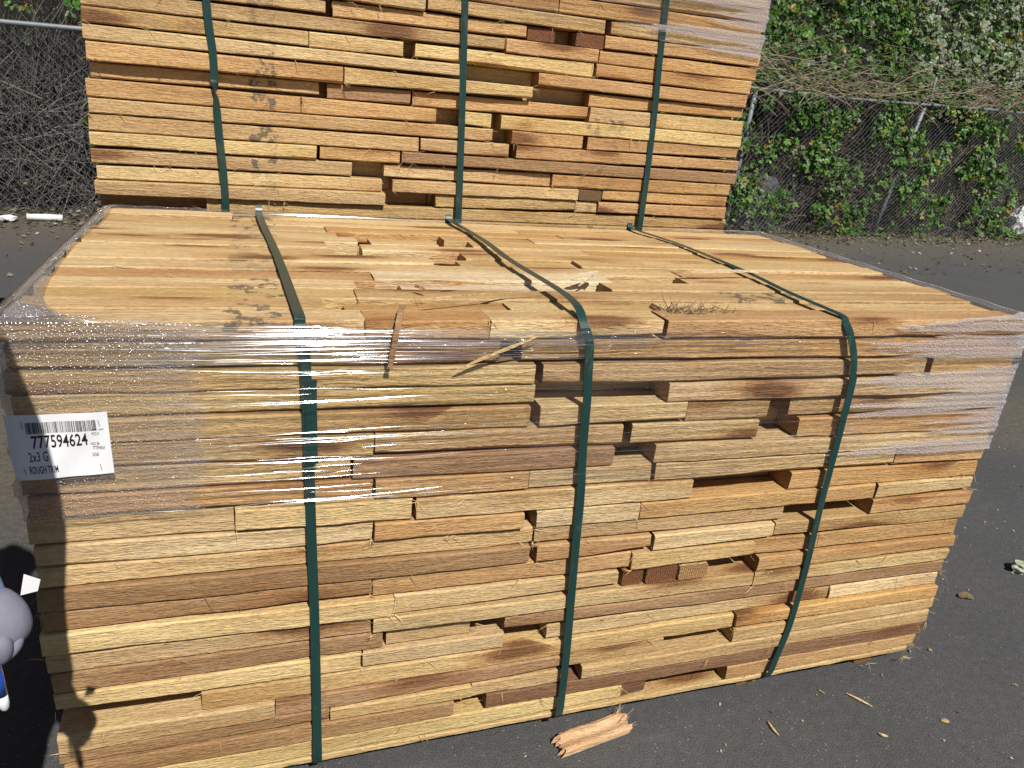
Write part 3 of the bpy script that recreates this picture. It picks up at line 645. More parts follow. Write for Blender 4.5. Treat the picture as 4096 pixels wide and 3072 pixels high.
# ---------------------------------------------------------------- bundles that only carry or shade: one below the rear one, neighbours out of frame
def coarse_bundle(x0, y0, z0, label, seed):
    r = random.Random(seed); e = empty('lumber_bundle', (x0, y0, z0)); tag(e, label, 'lumber bundle', 'bundles of cedar lumber')
    def zz(k, X): return z0+.925+.0-k*.0425
    st = random.getstate(); random.seed(seed)
    for k in range(21):
        c = x0+r.uniform(.5, 1.6)
        add_plank(e, x0, c, y0, RK-.003, zz, k, r.choice('ptoyb'), xl=x0, xr=x0+2.1); add_plank(e, c+.004, x0+2.1, y0, RK-.003, zz, k, r.choice('pto'), xl=x0, xr=x0+2.1)
    random.setstate(st)
    core(e, 'inner_planks', range(21), zz, x0, x0+2.1, y0, range(1, 14), RK, seed+1)
    for i in range(3):
        x = x0+.45+i*.6
        ribbon('strap', [(x, y0+.2, z0+.029), (x, y0-.002, z0+.030), (x, y0-.005, z0+.06), (x, y0-.005, z0+.9), (x, y0-.003, z0+.926), (x, y0+.02, z0+.928), (x, y0+1.04, z0+.928), (x, y0+1.07, z0+.92), (x, y0+1.071, z0+.06)], .0195, STRAP, e)
    for x in (x0+.12, x0+.75, x0+1.35, x0+1.95): bearer(e, x, y0+.01, y0+1.05, z0, z0+.031)
    return e
coarse_bundle(-.051, BY+.01, 0.0, 'lower cedar bundle of the rear stack, hidden behind the front bundle', 31)
coarse_bundle(-2.86, 1.24, 0.0, 'lower cedar bundle of the stack out of frame to the left', 41)
coarse_bundle(-2.86, 1.24, .955, 'upper cedar bundle of the stack out of frame to the left', 42)
coarse_bundle(6.55, 1.85, 0.0, 'single cedar bundle out of frame to the right', 51)
for x in (.10, .70, 1.30, 1.90): bearer(bb, x-.051, BY+.02, BY+1.05, .929, .9735)
# ================================================================== fence and the thicket behind it
def fy(x): return 6.65+.1127*(x+1.3)
def rz(x): return 1.61+(x+1.3)*.0268
fence = empty('chain_link_fence', (-4.0, fy(-4), 0)); tag(fence, 'galvanised chain link fence overgrown with brambles', 'fence')
def loc(o, p): return (p[0]-o.location.x, p[1]-o.location.y, p[2]-o.location.z)
WIRE = mat_plain('galvanised_wire', (.16, .17, .18), (.30, .31, .32), .5, 60.0, Metallic=0.55)
PIPE = mat_plain('galvanised_pipe', (.17, .19, .21), (.27, .29, .31), .6, 25.0, Metallic=0.3)
P = [loc(fence, (x, fy(x), rz(x)+.012*math.sin(x*1.3))) for x in np.arange(-4, 17.1, .5)]
V, F = tube_vf(P, .021, 10); mesh_obj('top_rail', V, F, PIPE, fence, smooth=True)
for x in (-3.2, 0.1, 3.3, 6.5, 9.65, 12.9, 16.0):
    lean = .10 if x == 9.65 else 0.02
    P = [loc(fence, (x-lean*3.6*(1-t), fy(x)+.03, (rz(x)+.02)*t)) for t in (0, .35, .7, 1)]
    V, F = tube_vf(P, .030, 10); po = mesh_obj('post', V, F, PIPE, fence, smooth=True)
    if x == 9.65:
        V, F = tube_vf([loc(fence, (x, fy(x), rz(x))), loc(fence, (x-.01, fy(x)-.03, rz(x)+.12)), loc(fence, (x-.08, fy(x)-.10, rz(x)+.36))], .017, 8); mesh_obj('barb_arm', V, F, PIPE, po, smooth=True)
def chain_link():
    V = []; F = []; s = .078; w = .0026; n = 0
    x = -4.0; k = 0
    def disp(x, z): return .05*math.sin(x*1.7+z*2)+.035*math.sin(x*4.1+1)*(1-z/1.6)-.10*math.exp(-((x-6.9)/.5)**2)*max(0, 1-z/1.0)
    while x < 16.5:
        zt = rz(x)-.01; m = int(zt/(s/2)); base = len(V)
        for j in range(m+1):
            z = zt-j*s/2; xx = x+(s/2 if (j+k) % 2 else 0)-s/4 + .012*math.sin(z*9+x)
            y = fy(xx)+disp(xx, z)-.01+(.003 if (j+k) % 2 else -.003)
            p = loc(fence, (xx, y, z)); V += [(p[0]-w, p[1]+w*.6, p[2]), (p[0]+w, p[1]+w*.6, p[2]), (p[0], p[1]-w, p[2])]
        for j in range(m):
            a = base+j*3
            for q in range(3): q2 = (q+1) % 3; F.append((a+q, a+q2, a+3+q2, a+3+q))
        x += s/2; k += 1
    o = mesh_obj('wire_mesh', V, F, WIRE, fence); tag(o, kind='stuff')
chain_link()

# bank rising behind the fence
def bank():
    V = []; F = []; nx, ny = 60, 18
    for i in range(nx+1):
        x = -8+30*i/nx
        for j in range(ny+1):
            d = j/ny*8.0; y = fy(x)+.9+d
            z = max(0, d-.45)*1.05*(1 if x > 1 else 1.0)+.12*math.sin(x*2.1+d*3)+.1*math.sin(x*5.3)*min(1, d)
            V.append((x, y, z if d > 0 else -.05))
    for i in range(nx):
        for j in range(ny): a = i*(ny+1)+j; F.append((a, a+ny+1, a+ny+2, a+1))
    SHADE_SOIL = mat_plain('shade_black_soil', (.004, .004, .003), (.012, .010, .007), .95, 7.0, bump=.05)  # soil painted near-black so gaps between the leaves read as deep shade
    o = mesh_obj('embankment', V, F, SHADE_SOIL, smooth=True); tag(o, 'soil bank behind the fence, coloured near-black for the deep shade in the thicket', 'bank', kind='structure')
bank()
def tubes_np(paths, radii, tones, name, mat, label, cat):
    """many thin canes in one mesh; each path (n,3)"""
    V = []; F = []; T = []
    for P, r, c in zip(paths, radii, tones):
        n = len(P); b = len(V)
        for i in range(n):
            d = P[min(i+1, n-1)]-P[max(i-1, 0)]; d = d/(np.linalg.norm(d)+1e-9)
            u = np.cross(d, (0.3, 1, 0.2)); u /= np.linalg.norm(u)+1e-9; w = np.cross(d, u); rr = r*(1-.5*i/n)
            for k in range(3):
                a = 2.0944*k; V.append(P[i]+(u*math.cos(a)+w*math.sin(a))*rr)
        for i in range(n-1):
            for k in range(3): k2 = (k+1) % 3; F.append((b+i*3+k, b+i*3+k2, b+i*3+3+k2, b+i*3+3+k))
        T += [c]*(3*n)
    o = mesh_obj(name, V, F, mat, None, np.array(T)); tag(o, label, cat, kind='stuff'); return o
CANE = mat_attr('dead_cane', 0.8, 0.15, 30.0)
def cane(x, z0, z1, dep, r, horiz=False):
    n = r.choice((4, 5, 6)); y = fy(x)+dep; P = []
    if horiz:
        L = r.uniform(.4, 1.4); a = r.uniform(-.5, .5); bow = r.uniform(-.35, .1)
        for i in range(n):
            t = i/(n-1); P.append((x+L*(t-.5)*math.cos(a), y+r.uniform(-.06, .06)+.08*math.sin(t*3), z0+L*(t-.5)*math.sin(a)+bow*(t-.5)**2*2))
    else:
        lx = r.gauss(0, .35)*(z1-z0); bow = r.uniform(-.25, .25)
        for i in range(n):
            t = i/(n-1); P.append((x+lx*t+bow*math.sin(t*math.pi)+r.gauss(0, .012), y+r.gauss(0, .03)+.1*math.sin(t*2.5), z0+(z1-z0)*t))
    return np.array(P)
def canes():
    r = random.Random(77); A = [[], [], []]; B = [[], [], []]
    def c_grey(): g = r.uniform(.05, .20); return np.array((g*1.02, g*.95, g*.88))
    def c_brown(): g = r.uniform(.06, .22); return np.array((g*1.15, g*.92, g*.68))
    for _ in range(2600):                       # left thicket
        x = r.uniform(-3.1, .2); z0 = r.uniform(-.1, 1.2); z1 = z0+r.uniform(.3, 1.1)
        A[0].append(cane(x, z0, z1, abs(r.gauss(.02, .45))+.02, r, r.random() < .22)); A[1].append(r.uniform(.0022, .0065)); A[2].append(c_grey())
    for _ in range(3600):                       # right thicket below the rail
        x = r.uniform(4.2, 14.5); z0 = r.uniform(-.1, 1.35); z1 = z0+r.uniform(.3, 1.0)
        B[0].append(cane(x, z0, z1, abs(r.gauss(.02, .50))+.01, r, r.random() < .35)); B[1].append(r.uniform(.002, .006)); B[2].append(c_brown() if r.random() < .6 else c_grey())
    for _ in range(900):                        # tangle on top of the rail and runners hanging over
        x = r.uniform(4.2, 14.5); z0 = rz(x)+abs(r.gauss(.05, .22))
        B[0].append(cane(x, z0, z0, r.uniform(-.25, .45), r, True)); B[1].append(r.uniform(.002, .006)); B[2].append(c_brown()*1.2)
    for _ in range(350):
        x = r.uniform(4.2, 14.5); z0 = rz(x)+r.uniform(.3, 1.9)
        B[0].append(cane(x, z0, z0, r.uniform(.2, 1.2)+(z0-rz(x))*.4, r, True)); B[1].append(r.uniform(.003, .006)); B[2].append(c_brown())
    tubes_np(*A, 'dead_canes', CANE, 'grey dead bramble canes massed behind the left stretch of fence', 'dead canes')
    tubes_np(*B, 'dead_canes', CANE, 'brown dead bramble canes tangled in the right stretch of fence', 'dead canes')
canes()
LEAF = mat_attr('bramble_leaf', 0.45, 0.4, 25.0, trans=.28)
def leaves():
    r = random.Random(5); V = []; F = []; T = []
    def leaflet(c, d, nrm, L, W, col):
        s = d.cross(nrm).normalized(); b = len(V)
        pts = [c, c+d*L*.32+s*W*.46+nrm*W*.10, c+d*L*.40+nrm*(-W*.05), c+d*L*.32-s*W*.46+nrm*W*.10, c+d*L*.70+s*W*.34+nrm*W*.06, c+d*L*.74-nrm*W*.06, c+d*L*.70-s*W*.34+nrm*W*.06, c+d*L-nrm*L*.12]
        V.extend(pts); F.extend([(b, b+1, b+2), (b, b+2, b+3), (b+1, b+4, b+5, b+2), (b+2, b+5, b+6, b+3), (b+4, b+7, b+5), (b+5, b+7, b+6)])
        T.extend([col*r.uniform(.85, 1.15)]*8)
    def leaf(x, y, z, size, col):
        nrm = Vector((r.gauss(.05, .5), -.75+r.gauss(0, .35), .55+r.gauss(0, .45))).normalized()
        d = Vector((r.gauss(0, .8), r.gauss(-.2, .4), r.gauss(-.5, .6))); d = (d-nrm*d.dot(nrm)).normalized(); s = d.cross(nrm)
        c = Vector((x, y, z)); n3 = r.choice((3, 3, 5, 1))
        leaflet(c, d, nrm, size, size*.72, col)
        if n3 >= 3:
            for q in (-1, 1): leaflet(c-d*size*.08, (d*.35+s*q*.95).normalized(), (nrm+s*q*.2).normalized(), size*.85, size*.62, col)
        if n3 == 5:
            for q in (-1, 1): leaflet(c-d*size*.15, (-d*.45+s*q*.9).normalized(), nrm, size*.65, size*.48, col)
    def green():
        q = r.random()
        if q < .62: return np.array((.050, .115, .022))*r.uniform(.7, 1.5)
        if q < .86: return np.array((.095, .185, .028))*r.uniform(.7, 1.3)
        if q < .94: return np.array((.16, .18, .12))*r.uniform(.7, 1.3)
        return np.array((.22, .17, .035))*r.uniform(.6, 1.2)
    def pale(): return np.array((.24, .27, .20))*r.uniform(.6, 1.4)
    def clump(x, z): return math.sin(x*2.3+z*1.7)+math.sin(x*4.9-z*3.1+1.3)+.8*math.sin(x*1.1+z*5.2+.4)
    n = 0
    while n < 19000:                             # the mass above the rail on the right
        x = r.uniform(4.3, 15.5); h = r.uniform(.0, 2.6); z = rz(x)+h
        if clump(x, z) < r.uniform(-2.6, .2): continue
        y = fy(x)+.05+h*.45+abs(r.gauss(0, .40))-.12
        pl = x > 9.6 and z > 2.3 and r.random() < .55
        leaf(x, y, z, r.uniform(.045, .095), pale() if pl else green()); n += 1
    n = 0
    while n < 4200:                             # sprays threaded through the mesh
        x = r.uniform(4.6, 14.5); z = rz(x)*r.random()**.75
        if clump(x*1.6+3, z*1.8) < r.uniform(-.9, 1.3): continue
        leaf(x, fy(x)+r.uniform(-.10, .06), z, r.uniform(.04, .085), green()*1.25); n += 1
    for _ in range(420):                        # top left corner
        x = r.uniform(-3.4, .2); z = rz(x)+r.uniform(.10, .9); leaf(x, fy(x)+r.uniform(-.12, .35)+(z-rz(x))*.3, z, r.uniform(.05, .085), green()*1.2)
    for _ in range(18):
        x = r.uniform(-2.5, -.2); z = r.uniform(.2, 1.5); leaf(x, fy(x)-.03, z, r.uniform(.03, .05), green())
    o = mesh_obj('bramble_leaves', V, F, LEAF, None, np.array(T)); tag(o, 'green bramble and ivy leaves smothering the fence', 'foliage', kind='stuff')
leaves()
def litter():
    r = random.Random(15); V = []; F = []; T = []
    for _ in range(7500):
        x = r.uniform(-3.5, 14.5); d = abs(r.gauss(0, .45)); 
        if r.random() < .15: d = r.uniform(0, 2.6)
        y = fy(x)+.15-d; s = r.uniform(.008, .030); z = r.uniform(.004, .05)*math.exp(-d*2)+.006
        a = r.uniform(0, 6.28); u = Vector((math.cos(a), math.sin(a), r.uniform(-.5, .5)))*s; w = Vector((-math.sin(a), math.cos(a), r.uniform(-.6, .6)))*s*r.uniform(.3, .9)
        c = Vector((x, y, z+s*.3)); b = len(V); V += [c-u, c-w+Vector((0, 0, s*.3)), c+u, c+w]; F += [(b, b+1, b+2), (b, b+2, b+3)]
        q = r.random(); col = np.array((.20, .17, .11)) if q < .5 else np.array((.09, .12, .04)) if q < .72 else np.array((.34, .32, .25)) if q < .86 else np.array((.08, .055, .03))
        T += [col*r.uniform(.5, 1.2)]*4
    o = mesh_obj('leaf_litter', V, F, mat_attr('litter', .9, .1, 60.0), None, np.array(T)); tag(o, 'dry leaves and chippings swept along the foot of the fence', 'leaf litter', kind='stuff')
litter()

# ---------------------------------------------------------------- rubbish along the fence
WHITEP = mat_plain('white_plastic', (.70, .71, .72), (.80, .81, .82), .4, 20.0)
def crumple(name, c, sx, sy, sz, mat, label, cat, seed, sub=3):
    bm = bmesh.new(); bmesh.ops.create_icosphere(bm, subdivisions=sub, radius=1); r = random.Random(seed); ph = [r.uniform(0, 6.28) for _ in range(9)]
    for v in bm.verts:
        p = v.co.copy(); k = 1+.16*math.sin(p.x*5+ph[0])*math.sin(p.y*6+ph[1])+.13*math.sin(p.z*8+ph[2]+p.x*4)+r.uniform(-.07, .07)
        v.co = Vector((p.x*sx*k, p.y*sy*k, max(p.z*sz*k, -sz*.8)))
    me = bpy.data.meshes.new(name); bm.to_mesh(me); bm.free(); me.materials.append(mat)
    o = bpy.data.objects.new(name, me); COL.objects.link(o); o.location = c; return tag(o, label, cat)
t = NT('clear_bag_plastic'); tcx = t.n('ShaderNodeTexCoord'); bn = t.noise(tcx.outputs['Object'], 9.0, 5.0, .65)
pg = t.principled((.45, .47, .50), .22, t.bump(bn, 1.0, .06), .6); trn = t.n('ShaderNodeBsdfTransparent'); mx = t.n('ShaderNodeMixShader'); mx.inputs[0].default_value = .16
t.l(trn.outputs[0], mx.inputs[1]); t.l(pg.outputs[0], mx.inputs[2]); BAG = t.finish(mx)
crumple('plastic_bag', (7.05, fy(7.05)+.22, .40), .30, .14, .46, BAG, 'grey crumpled plastic sheet pressed against the fence beside the bundles', 'plastic sheet', 4)
crumple('plastic_jug', (12.75, fy(12.75)+.10, .30), .17, .12, .26, WHITEP, 'white plastic container behind the fence at the right edge', 'container', 6)
V, F = tube_vf([(-1.47, 6.40, .035), (-1.33, 6.42, .035), (-1.20, 6.425, .033)], [.028, .030, .030], 10); o = mesh_obj('plastic_tube', V, F, WHITEP, None, smooth=True); tag(o, 'white plastic tube lying at the foot of the fence', 'tube')
o = crumple('paper_scrap', (-1.60, 6.33, .03), .075, .04, .03, WHITEP, 'crumpled white scrap left of the white tube', 'scrap', 8, 2)
# yellow paint line by the right edge
YEL = mat_plain('yellow_road_paint', (.42, .30, .03), (.55, .41, .05), .7, 30.0)
V = []; F = []
for i in range(15):
    x = 5.4+i*.35; y = 2.76+.0652*(x-5.94); V += [(x, y-.045+.008*math.sin(i*2.3), .004), (x, y+.05+.008*math.sin(i*3.1), .004)]
for i in range(14): F.append((2*i, 2*i+2, 2*i+3, 2*i+1))
o = mesh_obj('painted_line', V, F, YEL); tag(o, 'worn yellow painted line on the asphalt', 'painted line', kind='structure')
# ================================================================== loose pieces of wood
def splinter(name, pts, w, th, tone, label, cat, group=None, taper=True):
    P = catmull(pts, 4); n = len(P); V = []; F = []; r = random.Random(hash(label) % 999)
    for i, p in enumerate(P):
        d = (P[min(i+1, n-1)]-P[max(i-1, 0)]).normalized(); up = Vector((0, 0, 1)) if abs(d.z) < .8 else Vector((0, -1, 0))
        s = d.cross(up).normalized(); u = s.cross(d); t_ = i/(n-1)
        k = (1 if not taper else min(1, .25+3*t_, .25+3*(1-t_)))*(1+.15*math.sin(i*1.9))
        for (a, b) in ((-1, -1), (1, -1), (1, 1), (-1, 1)): V.append(p+s*a*w*k*.5+u*b*th*k*.5)
    for i in range(n-1):
        for k in range(4): k2 = (k+1) % 4; F.append((i*4+k, i*4+k2, i*4+4+k2, i*4+4+k))
    F += [(3, 2, 1, 0), tuple((n-1)*4+k for k in range(4))]
    c0 = sum((Vector(v) for v in V), Vector())/len(V); V = [Vector(v)-c0 for v in V]
    o = mesh_obj(name, V, F, WOOD, None, tone_of(tone), loc=c0); return tag(o, label, cat, group)
# broken board end on the asphalt in front
def broken_board():
    r = random.Random(3); a = Vector((1.015, -.045, 0)); ax = Vector((.985, .17, 0)).normalized(); ay = Vector((-.17, .985, 0)).normalized(); n = 14; V = []; F = []
    L = .175; W = .055
    for s, zz in ((0, .004), (1, .016)):
        for j in range(n+1):
            t = j/n; e0 = r.uniform(-.012, .008)-(.012 if j % 3 == 0 else 0); e1 = L+r.uniform(-.012, .010)+.012*math.sin(t*3)
            for i in range(7):
                q = i/6; x = e0+(e1-e0)*q; y = -W*.5+W*t
                V.append(a+ax*x+ay*y+Vector((0, 0, zz+(.003*math.sin(t*9)+.002*math.sin(q*8) if s else 0))))
    A = (n+1)*7
    for j in range(n):
        for i in range(6):
            b = j*7+i; F.append((A+b, A+b+1, A+b+8, A+b+7)); F.append((b, b+7, b+8, b+1))
    for j in range(n): F.append((j*7, A+j*7, A+j*7+7, j*7+7)); F.append((j*7+6, j*7+13, A+j*7+13, A+j*7+6))
    for i in range(6): F.append((i, i+1, A+i+1, A+i)); F.append((n*7+i, A+n*7+i, A+n*7+i+1, n*7+i+1))
    bse = a+ax*L*.5; V = [v-bse for v in V]
    o = mesh_obj('broken_board', V, F, WOOD, None, np.array((.68, .47, .29)), loc=bse); tag(o, 'short splintered piece of pinkish board on the asphalt below the middle strap', 'broken board')
    for k in range(6):
        p0 = ax*(L*.5-.02)+ay*r.uniform(-.02, .026)+Vector((0, 0, .014)); d = (ax*r.uniform(.5, 1)+ay*r.uniform(-.2, .5)+Vector((0, 0, r.uniform(.05, .5)))).normalized()
        Vt, Ft = tube_vf([p0, p0+d*.02, p0+d*r.uniform(.035, .06)], [.0014, .001, .0003], 5); mesh_obj('splinter', Vt, Ft, WOOD, o, np.array((.66, .44, .24)))
broken_board()
G = 'wood slivers dropped on the asphalt'
splinter('wood_sliver', [(1.839, -.051, .004), (1.857, -.08, .005), (1.876, -.109, .004)], .0055, .003, 'w', 'longest pale wood sliver on the asphalt, right of the right strap', 'wood sliver', G)
splinter('wood_sliver', [(1.561, -.086, .004), (1.557, -.112, .005), (1.559, -.135, .004)], .006, .003, 'p', 'tan wood sliver on the asphalt near the bottom edge, below the right strap', 'wood sliver', G)
splinter('wood_sliver', [(1.771, -.02, .003), (1.779, -.04, .003)], .003, .002, 't', 'tiny sliver on the asphalt just in front of the right end of the bundle', 'wood sliver', G)
splinter('wood_sliver', [(1.822, -.185, .003), (1.826, -.195, .006), (1.84, -.20, .003)], .006, .003, 'w', 'short crooked pale chip low on the asphalt, right of the tan sliver', 'wood sliver', G)
splinter('wood_sliver', [(2.226, .045, .004), (2.232, .036, .005)], .007, .004, 'o', 'small orange chip on the asphalt off the right lower corner of the bundle', 'wood sliver', G)
splinter('dead_leaf', [(2.025, -.190, .003), (2.035, -.195, .006), (2.047, -.197, .003)], .012, .002, 'f', 'small dry beige leaf lying on the open asphalt at lower right', 'leaf')
splinter('bark_piece', [(2.555, .235, .006), (2.58, .229, .012), (2.60, .215, .006)], .022, .008, 'g', 'curled grey-brown bit of bark on the asphalt to the right', 'bark')
LICH = mat_plain('pale_lichen', (.25, .28, .20), (.55, .57, .45), .9, 120.0, bump=.01)
crumple('lichen_clump', (2.945, .315, .018), .045, .03, .022, LICH, 'pale green clump of lichen on the asphalt at the right edge', 'lichen', 12)
# crumbs of wood and grit too many to count
def crumbs():
    r = random.Random(2); V = []; F = []; T = []
    for _ in range(900):
        x = r.uniform(.9, 4.6); y = r.uniform(-.5, 1.6)
        if -.0 < x < 2.15 and y > .0: continue
        s = r.uniform(.0012, .0042); a = r.uniform(0, 6.28); u = Vector((math.cos(a), math.sin(a), r.uniform(-.3, .3)))*s*r.uniform(1, 2.4); w = Vector((-math.sin(a), math.cos(a), .2))*s*.7
        c = Vector((x, y, .003)); b = len(V); V += [c-u, c+w, c+u, c-w+Vector((0, 0, s))]; F += [(b, b+1, b+2), (b, b+2, b+3), (b, b+3, b+1), (b+1, b+3, b+2)]
        col = np.array(r.choice(((.55, .42, .26), (.35, .25, .15), (.60, .58, .54), (.2, .18, .15)))); T += [col*r.uniform(.6, 1.1)]*4
    o = mesh_obj('wood_crumbs', V, F, mat_fibre, None, np.array(T)); tag(o, 'scattered sawdust crumbs and grit on the asphalt', 'crumbs', kind='stuff')
crumbs()
# pieces lying on the front bundle
splinter('wood_splinter', [(1.335, .342, 1.046), (1.40, .350, 1.0475), (1.48, .358, 1.049), (1.55, .366, 1.050), (1.60, .366, 1.047)], .013, .004, 'w', 'long pale frayed splinter caught under the right strap on top of the bundle', 'splinter')
splinter('wood_splinter', [(.56, .06, 1.036), (.68, .085, 1.045), (.80, .13, 1.043), (.93, .165, 1.041)], .003, .002, 'p', 'thin pale fibre lying across the front planks between left and middle straps', 'splinter')
splinter('wood_splinter', [(.701, -.0165, .940), (.75, -.018, .962), (.80, -.018, .982), (.856, -.0165, 1.004)], .007, .003, 'y', 'pale splinter slanting across the film left of the middle strap', 'splinter')
splinter('bark_strip', [(.613, .062, 1.036), (.606, .03, 1.042), (.597, -.004, 1.041), (.590, -.022, 1.022), (.585, -.021, .985), (.580, -.019, .945)], .010, .002, 'b', 'brown strip of bark hanging over the front edge into the film', 'bark', taper=False)
for i, (x, y, a, L, tn, lb) in enumerate([(.66, .185, -.9, .03, 't', 'stubby brown stick on the top planks, left one of a pair'), (.72, .195, .35, .045, 'o', 'stubby brown stick on the top planks, right one of a pair beside the middle strap')]):
    splinter('stick', [(x, y, 1.041), (x+math.cos(a)*L*.5, y+math.sin(a)*L*.5, 1.043), (x+math.cos(a)*L, y+math.sin(a)*L, 1.041)], .007, .005, tn, lb, 'stick')
splinter('wood_splinter', [(1.02, .245, 1.046), (1.055, .262, 1.052), (1.095, .275, 1.060)], .022, .006, 'w', 'raised broken pale board end sticking up behind the middle strap', 'splinter')
splinter('wood_splinter', [(1.03, .228, 1.036), (1.06, .25, 1.048), (1.085, .272, 1.052)], .005, .003, 'w', 'short pale splinter leaning over the gap right of the middle strap', 'splinter')
splinter('wood_splinter', [(.62, .228, 1.037), (.72, .234, 1.040), (.84, .222, 1.038)], .006, .003, 'o', 'orange splinter lying along the gap on the white broken planks', 'splinter')
def frayed():
    r = random.Random(14); V = []; F = []; T = []
    for _ in range(150):
        x = 1.155+abs(r.gauss(0, .07)); y = .055+r.uniform(-.02, .03); p = Vector((x, y, 1.028)); d = Vector((r.gauss(.2, .6), r.gauss(0, .4), abs(r.gauss(.15, .22)))).normalized(); L = r.uniform(.012, .045)
        Vt, Ft = tube_vf([p, p+d*L*.6+Vector((0, 0, -.002)), p+d*L], [.0010, .0008, .0002], 3, b=len(V)); V += Vt; F += Ft; g = r.choice(((.30, .20, .10), (.09, .07, .05), (.42, .30, .16))); T += [np.array(g)]*len(Vt)
    o = mesh_obj('frayed_fibres', V, F, mat_fibre, None, np.array(T)); tag(o, 'tuft of dark frayed wood fibres in the front row gap of the top', 'frayed fibres', kind='stuff')
frayed()

# ================================================================== the person at the left edge
SHIRT = mat_plain('chambray_shirt', (.10, .17, .30), (.20, .29, .44), .85, 130.0, bump=.0006)
JEANS = mat_plain('dark_trousers', (.02, .025, .04), (.04, .045, .06), .85, 90.0)
SKIN = mat_plain('skin', (.45, .27, .19), (.52, .32, .23), .55, 40.0)
HAIR = mat_plain('dark_hair', (.02, .014, .01), (.05, .035, .02), .7, 80.0)
GLOVE = mat_knit(); HAT = mat_plain('cap_cloth', (.03, .03, .04), (.06, .06, .07), .8, 60.0); BOOT = mat_plain('boot_leather', (.03, .022, .015), (.06, .045, .03), .6, 50.0)
def skin_obj(name, verts, edges, radii, mat, parent=None, sub=2, root=0):
    me = bpy.data.meshes.new(name); me.from_pydata(verts, edges, []); me.materials.append(mat)
    o = bpy.data.objects.new(name, me); COL.objects.link(o)
    if parent: o.parent = parent
    m = o.modifiers.new('skin', 'SKIN'); m.use_smooth_shade = True
    for i, sv_ in enumerate(me.skin_vertices[0].data):
        rr = radii[i]; sv_.radius = rr if hasattr(rr, '__len__') else (rr, rr); sv_.use_root = (i == root)
    s = o.modifiers.new('subsurf', 'SUBSURF'); s.levels = sub; s.render_levels = sub
    return o
px, py = -.150, -.50
person = empty('person', (px, py, 0)); tag(person, 'person at the left edge in blue shirt and grey knit glove holding a pen', 'person')
def rel(p): return (p[0]-px, p[1]-py, p[2])
# one continuous body: pelvis, spine, head, both arms, both legs; facing the photographer
B = [rel(p) for p in [(-.150, -.48, .96), (-.150, -.49, 1.12), (-.150, -.49, 1.30), (-.150, -.49, 1.44), (-.150, -.50, 1.53), (-.148, -.52, 1.62), (-.146, -.53, 1.73),
     (.028, -.49, 1.46), (.050, -.475, 1.25), (.038, -.470, 1.08), (.062, -.485, .965), (.080, -.495, .915),
     (-.330, -.49, 1.435), (-.365, -.47, 1.20), (-.350, -.50, 1.06), (-.270, -.62, 1.02), (-.235, -.66, 1.02),
     (-.235, -.48, .88), (-.245, -.47, .50), (-.250, -.44, .10), (-.250, -.56, .045),
     (-.075, -.48, .88), (-.105, -.47, .50), (-.120, -.44, .10), (-.125, -.56, .045)]]
E_ = [(0, 1), (1, 2), (2, 3), (3, 4), (4, 5), (5, 6), (3, 7), (7, 8), (8, 9), (9, 10), (10, 11), (3, 12), (12, 13), (13, 14), (14, 15), (15, 16), (0, 17), (17, 18), (18, 19), (19, 20), (0, 21), (21, 22), (22, 23), (23, 24)]
RD = [(.225, .14), (.225, .135), (.225, .14), (.16, .12), .066, (.080, .097), (.072, .087), (.110, .09), (.092, .08), (.080, .072), .046, .034, .105, .080, .065, .046, .036, .105, .072, .052, .047, .105, .072, .052, .047]
body = skin_obj('body', B, E_, RD, SHIRT, person)
for nm, hx in (('trouser_leg', -.24), ('trouser_leg', -.10)):
    V, F = tube_vf([rel((hx+(.0 if hx < -.2 else -.005), -.48, .99)), rel((hx, -.475, .80)), rel((hx-.003, -.47, .50)), rel((hx-.008, -.44, .09))], [.115, .112, .085, .075], 20); mesh_obj(nm, V, F, JEANS, person, smooth=True)
    V, F = tube_vf([rel((hx-.008, -.40, .055)), rel((hx-.008, -.44, .07)), rel((hx-.008, -.52, .062)), rel((hx-.008, -.60, .045)), rel((hx-.008, -.64, .038))], [.035, .055, .055, .044, .025], 14); mesh_obj('boot', V, F, BOOT, person, smooth=True)
hd = crumple('head', rel((-.146, -.53, 1.66)), .078, .098, .118, SKIN, None, None, 1, 3); hd.parent = person
for q in (-1, 1):
    e = crumple('ear', (0, 0, 0), .012, .022, .032, SKIN, None, None, 2, 2); e.parent = hd; e.location = (q*.078, .01, -.005)
    e = crumple('eye', (0, 0, 0), .013, .009, .009, WHITEP, None, None, 2, 2); e.parent = hd; e.location = (q*.032, -.088, .01)
e = crumple('nose', (0, 0, 0), .016, .024, .026, SKIN, None, None, 3, 2); e.parent = hd; e.location = (0, -.100, -.015)
e = crumple('mouth', (0, 0, 0), .026, .008, .008, mat_plain('lips', (.35, .14, .11), (.4, .17, .14), .5), None, None, 4, 2); e.parent = hd; e.location = (0, -.090, -.055)
hr = crumple('hair', rel((-.146, -.505, 1.685)), .084, .092, .105, HAIR, None, None, 5, 3); hr.parent = person
cp = crumple('cap', rel((-.146, -.525, 1.735)), .090, .108, .060, HAT, None, None, 6, 3); cp.parent = person
V, F = tube_vf([rel((-.146, -.59, 1.725)), rel((-.146, -.64, 1.72)), rel((-.146, -.685, 1.708))], [.085, .078, .030], 16); V = [Vector((v[0], v[1], 1.718+(v[2]-1.718)*.10)) for v in V]; mesh_obj('cap_peak', V, F, HAT, person, smooth=True)
